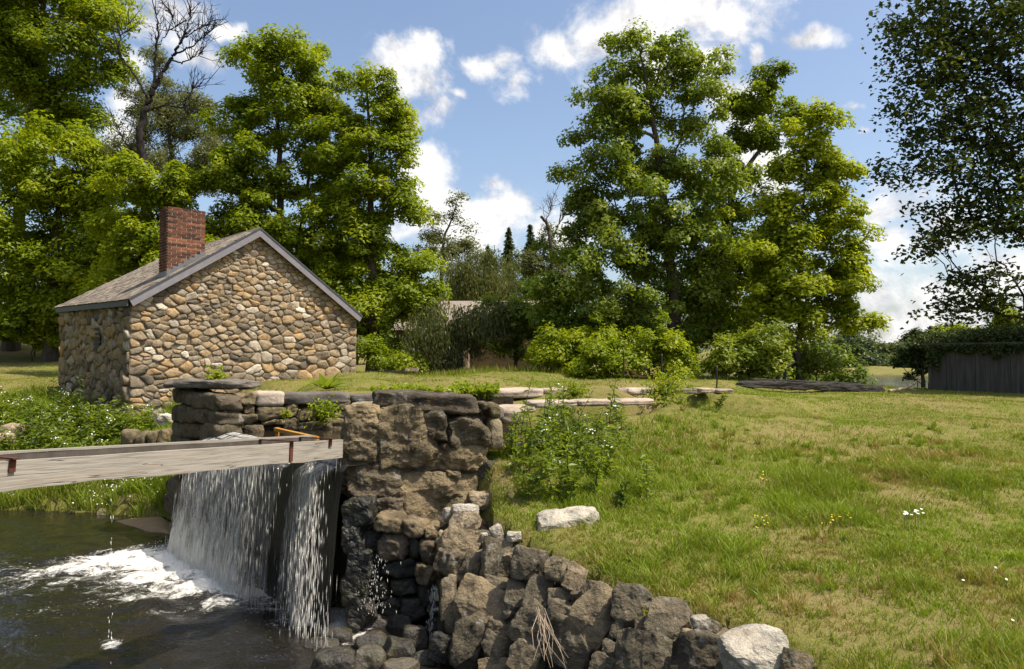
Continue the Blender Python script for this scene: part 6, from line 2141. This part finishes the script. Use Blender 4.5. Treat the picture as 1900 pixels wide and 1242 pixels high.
# weeds on the left bank: a mass too dense to count, with single tall stalks in it
allP, allV, allT, tnt, n0 = MB(), [], [], [], 0
bxs, bys = patch_pts(900, [(-14.5, 15.6), (-7.0, 15.0), (-8.6, 18.0), (-17.5, 22.5)], rs)
blossoms = []
for x_, y_ in zip(bxs, bys):
    if house_sd(np.array([x_]), np.array([y_]))[0] > -.15 or sdpoly(np.array([x_]), np.array([y_]), POOLP)[0] > -.2: continue
    z_ = gz(x_, y_)
    lowf = np.clip((y_ - 15.0) / 2.0, .35, 1)
    H_ = rs.uniform(.25, .75) * lowf
    path, V, T_ = weed_parts(np.array([x_, y_, z_]), H_, rs, 15, .15 * lowf + .03)
    allP.tube(path[::2], np.array([.008, .006, .003]), 3)
    allV.append(V); allT.append(T_ + n0); n0 += len(V); tnt.append(np.full(len(V), np.clip(rs.normal(.75, .22), 0, 1)))
    if rs.rand() < .14: blossoms.append(path[-1])
o = mesh('bank_weeds', np.concatenate(allV), np.concatenate(allT), M['weed'], None, False, {'tint': ('POINT', np.concatenate(tnt))}); kind(o, 'stuff', 'mass of leafy weeds on the bank before the house')
o = allP.build('bank_weed_stems', M['stem_green']); kind(o, 'stuff', 'stems of the weeds on the bank')
mb = MB()
for b in blossoms:
    for q in range(7):
        V2, T2 = leaves_mesh((b + rs.normal(0, .06, 3) * np.array([1, 1, .5]))[None], np.array([[0, 0, 1.]]) + rs.normal(0, .5, (1, 3)), np.array([.034]), rs, 1.0)
        mb.add(V2, T2)
for _ in range(90):
    q = pt(rs.uniform(130, 310), 900, rs.uniform(14.6, 15.6))
    z_ = gz(q[0], q[1]) + rs.uniform(.15, .3)
    V2, T2 = leaves_mesh(np.array([[q[0], q[1], z_]]), np.array([[0, -.4, 1.]]) + rs.normal(0, .4, (1, 3)), np.array([.03]), rs, 1.0)
    mb.add(V2, T2)
o = mb.build('bank_blossoms', M['petal_white']); kind(o, 'stuff', 'small white blossoms scattered over the bank weeds')
for (px, D, hpx, lab) in [(150, 18.2, 100, 'tall dark weed stalk before the shaded house wall'), (98, 18.5, 110, 'tall weed stalk left of the house at the shade edge'), (95, 17.4, 90, 'tall weed stalk in the middle of the bank'), (55, 17.5, 80, 'tall weed stalk near the left edge of the bank'), (186, 17.4, 85, 'tall weed stalk close to the near house corner'), (70, 16.8, 90, 'tall stalk rising from the front of the bank weeds')]:
    p = pt(px, 780, D); z_ = gz(p[0], p[1]); H_ = hpx * D / F
    root = empty('leafy_weed', (p[0], p[1], z_)); tag(root, lab, 'weed')
    path, V, T_ = weed_parts(np.array([p[0], p[1], z_]), H_, rs, 40, .16, .05)
    o = MB().tube(path, np.linspace(.012, .005, 6), 4).build('stem', M['stem_green']); pin(root, o)
    o = mesh('foliage', V, T_, M['weed'], None, False, {'tint': ('POINT', np.repeat(np.clip(rs.normal(.3, .15, len(V) // 4), 0, 1), 4))}); pin(root, o)

# creeper over the coping behind the pier
rs = np.random.RandomState(66)
P = []
for _ in range(9000):
    px = rs.uniform(690, 925); D = rs.uniform(13.2, 15.0)
    f = fbm(np.array([[px * .03, D, 0]]), 2)[0]
    p = pt(px, 700, D); z_ = gz(p[0], p[1])
    if z_ < 1.2: z_ = 1.42
    if f < -.12 or rs.rand() > .75 + f: continue
    P.append((p[0], p[1], z_ + abs(rs.normal(.0, .045)) + max(0, f) * .10))
P = np.array(P)
V, T_ = leaves_mesh(P, np.array([0, -.3, 1.0]) + rs.normal(0, .4, P.shape), .075, rs, .8)
o = mesh('creeper', V, T_, M['bright'], None, False, {'tint': ('POINT', np.repeat(np.clip(rs.normal(.35, .2, len(P)), 0, 1), 4))})
tag(o, 'low green creeper spreading over the coping behind the pier', 'creeper')
P = []
def tuft(name, lab, cat, px, py, D, r_, n, leaf, mat, tint, seed, group=None):
    rs = np.random.RandomState(seed)
    c = pt(px, py, D)
    u = rs.normal(size=(n, 3)) * np.array([r_, r_ * .7, r_ * .8]) * .55
    V, T_ = leaves_mesh(c + u, np.array([0, -.5, .8]) + rs.normal(0, .45, (n, 3)), np.full(n, leaf), rs, .5)
    root = empty(name, c); tag(root, lab, cat, group)
    o = mesh('foliage', V, T_, M[mat], None, False, {'tint': ('POINT', np.repeat(np.clip(rs.normal(tint, .2, n), 0, 1), 4))}); pin(root, o)
    mb = MB()
    for k in range(0, n, 6):
        mb.tube(np.array([c + np.array([0, .05, -r_ * .3]), c + u[k] * .5, c + u[k]]), np.array([.004, .003, .002]), 3)
    o = mb.build('stem', M['stem_green']); pin(root, o)
    return root
tuft('wall_fern', 'leafy plant hanging from the channel wall under the coping beam', 'plant', 600, 764, 12.55, .22, 420, .07, 'bright', .4, 1)
tuft('wall_fern', 'small sprig growing in the middle of the channel wall', 'plant', 532, 768, 12.4, .09, 90, .05, 'bright', .7, 2)
tuft('wall_fern', 'weeds hanging at the left end of the far coping slabs', 'plant', 885, 738, 14.4, .3, 520, .07, 'bright', .4, 3)
tuft('wall_fern', 'green tangle between the second and third far coping slabs', 'plant', 1064, 728, 15.0, .28, 420, .07, 'bright', .4, 4)
tuft('wall_fern', 'leafy clump on the coping by the iron posts', 'plant', 1235, 722, 15.9, .42, 700, .08, 'bright', .6, 5)
tuft('wall_fern', 'small bright plant growing from the lower rubble wall', 'plant', 1205, 1138, 5.95, .09, 70, .035, 'bright', .8, 6)
tuft('wall_fern', 'tiny green sprig above the big brown rubble stone', 'plant', 880, 1088, 7.75, .06, 40, .035, 'bright', .8, 7)
tuft('wall_fern', 'sprig on the slab below the house wall', 'plant', 402, 700, 12.8, .16, 200, .07, 'bright', .6, 8)
# rosette with broad sword leaves on the coping
ro = pt(605, 724, 13.9); ro[2] = gz(ro[0], ro[1])
root = empty('rosette_plant', ro); tag(root, 'big green rosette plant with broad pointed leaves on the lawn brink', 'plant')
for k in range(17):
    az = k * 2.4 + rs.uniform(-.2, .2); el = .25 + .75 * (k / 17)
    L = rs.uniform(.38, .55)
    f = np.linspace(0, 1, 6)
    wv = np.array([.25, .8, 1.0, .85, .5, .03]) * .06
    d = np.array([math.cos(az), math.sin(az), 0]); s = np.array([-d[1], d[0], 0])
    V = []
    for i_ in range(6):
        c = ro + d * L * f[i_] * math.cos(el) * (1 + .1 * f[i_]) + UP * (L * math.sin(el) * f[i_] - .16 * L * f[i_] ** 2.5 * math.cos(el) + .02)
        V += [c - s * wv[i_] + UP * wv[i_] * .4, c, c + s * wv[i_] + UP * wv[i_] * .4]
    Q = np.array([(3 * i_ + j, 3 * i_ + j + 1, 3 * i_ + j + 4, 3 * i_ + j + 3) for i_ in range(5) for j in range(2)])
    o = mesh('leaf', np.array(V), Q, M['weed'], None, True, {'tint': ('POINT', np.full(18, rs.uniform(.3, .9)))}); pin(root, o)
# broad-leaved tufts in the field
for (px, py, D, lab) in [(1200, 1085, 6.4, 'broadleaf tuft standing alone near the cream pebbles'), (1160, 640 + 400, 7.0, 'small broadleaf weed on the slope above the rubble wall'), (1640, 960, 7.6, 'broadleaf weed beside the daisies')]:
    c = pt(px, py, D); c[2] = gz(c[0], c[1])
    root = empty('broadleaf_weed', c); tag(root, lab, 'weed')
    for k in range(11):
        az = k * 2.4; L = rs.uniform(.09, .15); d = np.array([math.cos(az), math.sin(az), 0]); s = np.array([-d[1], d[0], 0])
        V = []
        for f_, w_ in ((0, .004), (.35, .012), (.7, .014), (1, .001)):
            q = c + d * L * f_ + UP * (L * .9 * f_ - L * .7 * f_ ** 2)
            V += [q - s * w_, q + s * w_]
        Q = np.array([(2 * i_, 2 * i_ + 1, 2 * i_ + 3, 2 * i_ + 2) for i_ in range(3)])
        o = mesh('leaf', np.array(V), Q, M['weed'], None, True, {'tint': ('POINT', np.full(8, .9))}); pin(root, o)
# daisies and buttercups
def flower(px, py, D, mat, r_, lab, grp, stem=.1, petals=9):
    c = pt(px, py, D); zg = gz(c[0], c[1])
    h = max(c[2] - zg, .05) if stem is None else stem
    top = np.array([c[0], c[1], zg + h])
    root = empty('wild_flower', (c[0], c[1], zg)); tag(root, lab, 'flower', grp)
    o = MB().tube(np.array([[c[0], c[1], zg], top]), np.array([.002, .0015]), 4).build('stem', M['stem_green']); pin(root, o)
    mb = MB()
    nn = unit(np.array([.1, -.45, .9]) + rs.normal(0, .15, 3)); a = unit(np.cross(nn, [1, 0, 0])); b = np.cross(nn, a)
    for k in range(petals):
        t0, t1 = 6.283 * k / petals, 6.283 * (k + .75) / petals
        e0 = a * math.cos(t0) + b * math.sin(t0); e1 = a * math.cos(t1) + b * math.sin(t1)
        mb.add(np.array([top + e0 * r_ * .2, top + e0 * r_, top + e1 * r_, top + e1 * r_ * .2]), np.array([[0, 1, 2, 3]]))
    o = mb.build('petals', M[mat]); pin(root, o)
    hm = MB().add(top + np.array([a * .25 * r_, -a * .25 * r_, b * .25 * r_, -b * .25 * r_, nn * .2 * r_]), np.array([[0, 2, 4], [2, 1, 4], [1, 3, 4], [3, 0, 4]])).build('flower_disc', M['petal_yellow']); pin(root, hm)
for k in range(13):
    flower(rs.uniform(1676, 1714), rs.uniform(936, 966), 8.0 + rs.uniform(-.15, .15), 'petal_white', .014, 'white daisy in the single clump in the open field', 'daisy clump', .17)
for k in range(10):
    flower(rs.uniform(1385, 1425), rs.uniform(940, 985), 7.8 + rs.uniform(-.3, .3), 'petal_yellow', .009, 'small yellow flower in the group above the broadleaf tuft', 'yellow flowers near the slope', .12, 5)
for k in range(14):
    flower(rs.uniform(1510, 1580), rs.uniform(930, 965), 7.9 + rs.uniform(-.3, .3), 'petal_yellow', .009, 'small yellow flower between slope and daisies', 'yellow flowers mid field', .12, 5)
for k in range(6):
    flower(rs.uniform(1405, 1425), rs.uniform(880, 892), 9.6 + rs.uniform(-.2, .2), 'petal_yellow', .010, 'small yellow flower farther up the field', 'yellow flowers upper field', .12, 5)
for (px, py, D) in [(1848, 1075, 6.1), (1868, 1100, 5.8), (1880, 1185, 5.0), (1788, 1105, 5.8)]:
    flower(px, py, D, 'petal_white', .010, 'scattered white flower near the lower right corner', 'lone white flowers', .1, 7)
# dry roots hanging over the rubble wall
for k in range(16):
    a = pt(rs.uniform(990, 1012), rs.uniform(1120, 1150), 6.45)
    b = pt(rs.uniform(965, 1060), rs.uniform(1195, 1245), 6.05)
    m1 = (a + b) / 2 + np.array([rs.normal(0, .03), -.08, .02])
    if k == 0:
        rt = empty('dry_roots', a); tag(rt, 'dry straw coloured roots trailing down the rubble wall', 'roots')
    o = MB().tube(np.array([a, m1, b]), np.array([.003, .0028, .0015]), 4).build('root', M['pale_wood']); pin(rt, o)
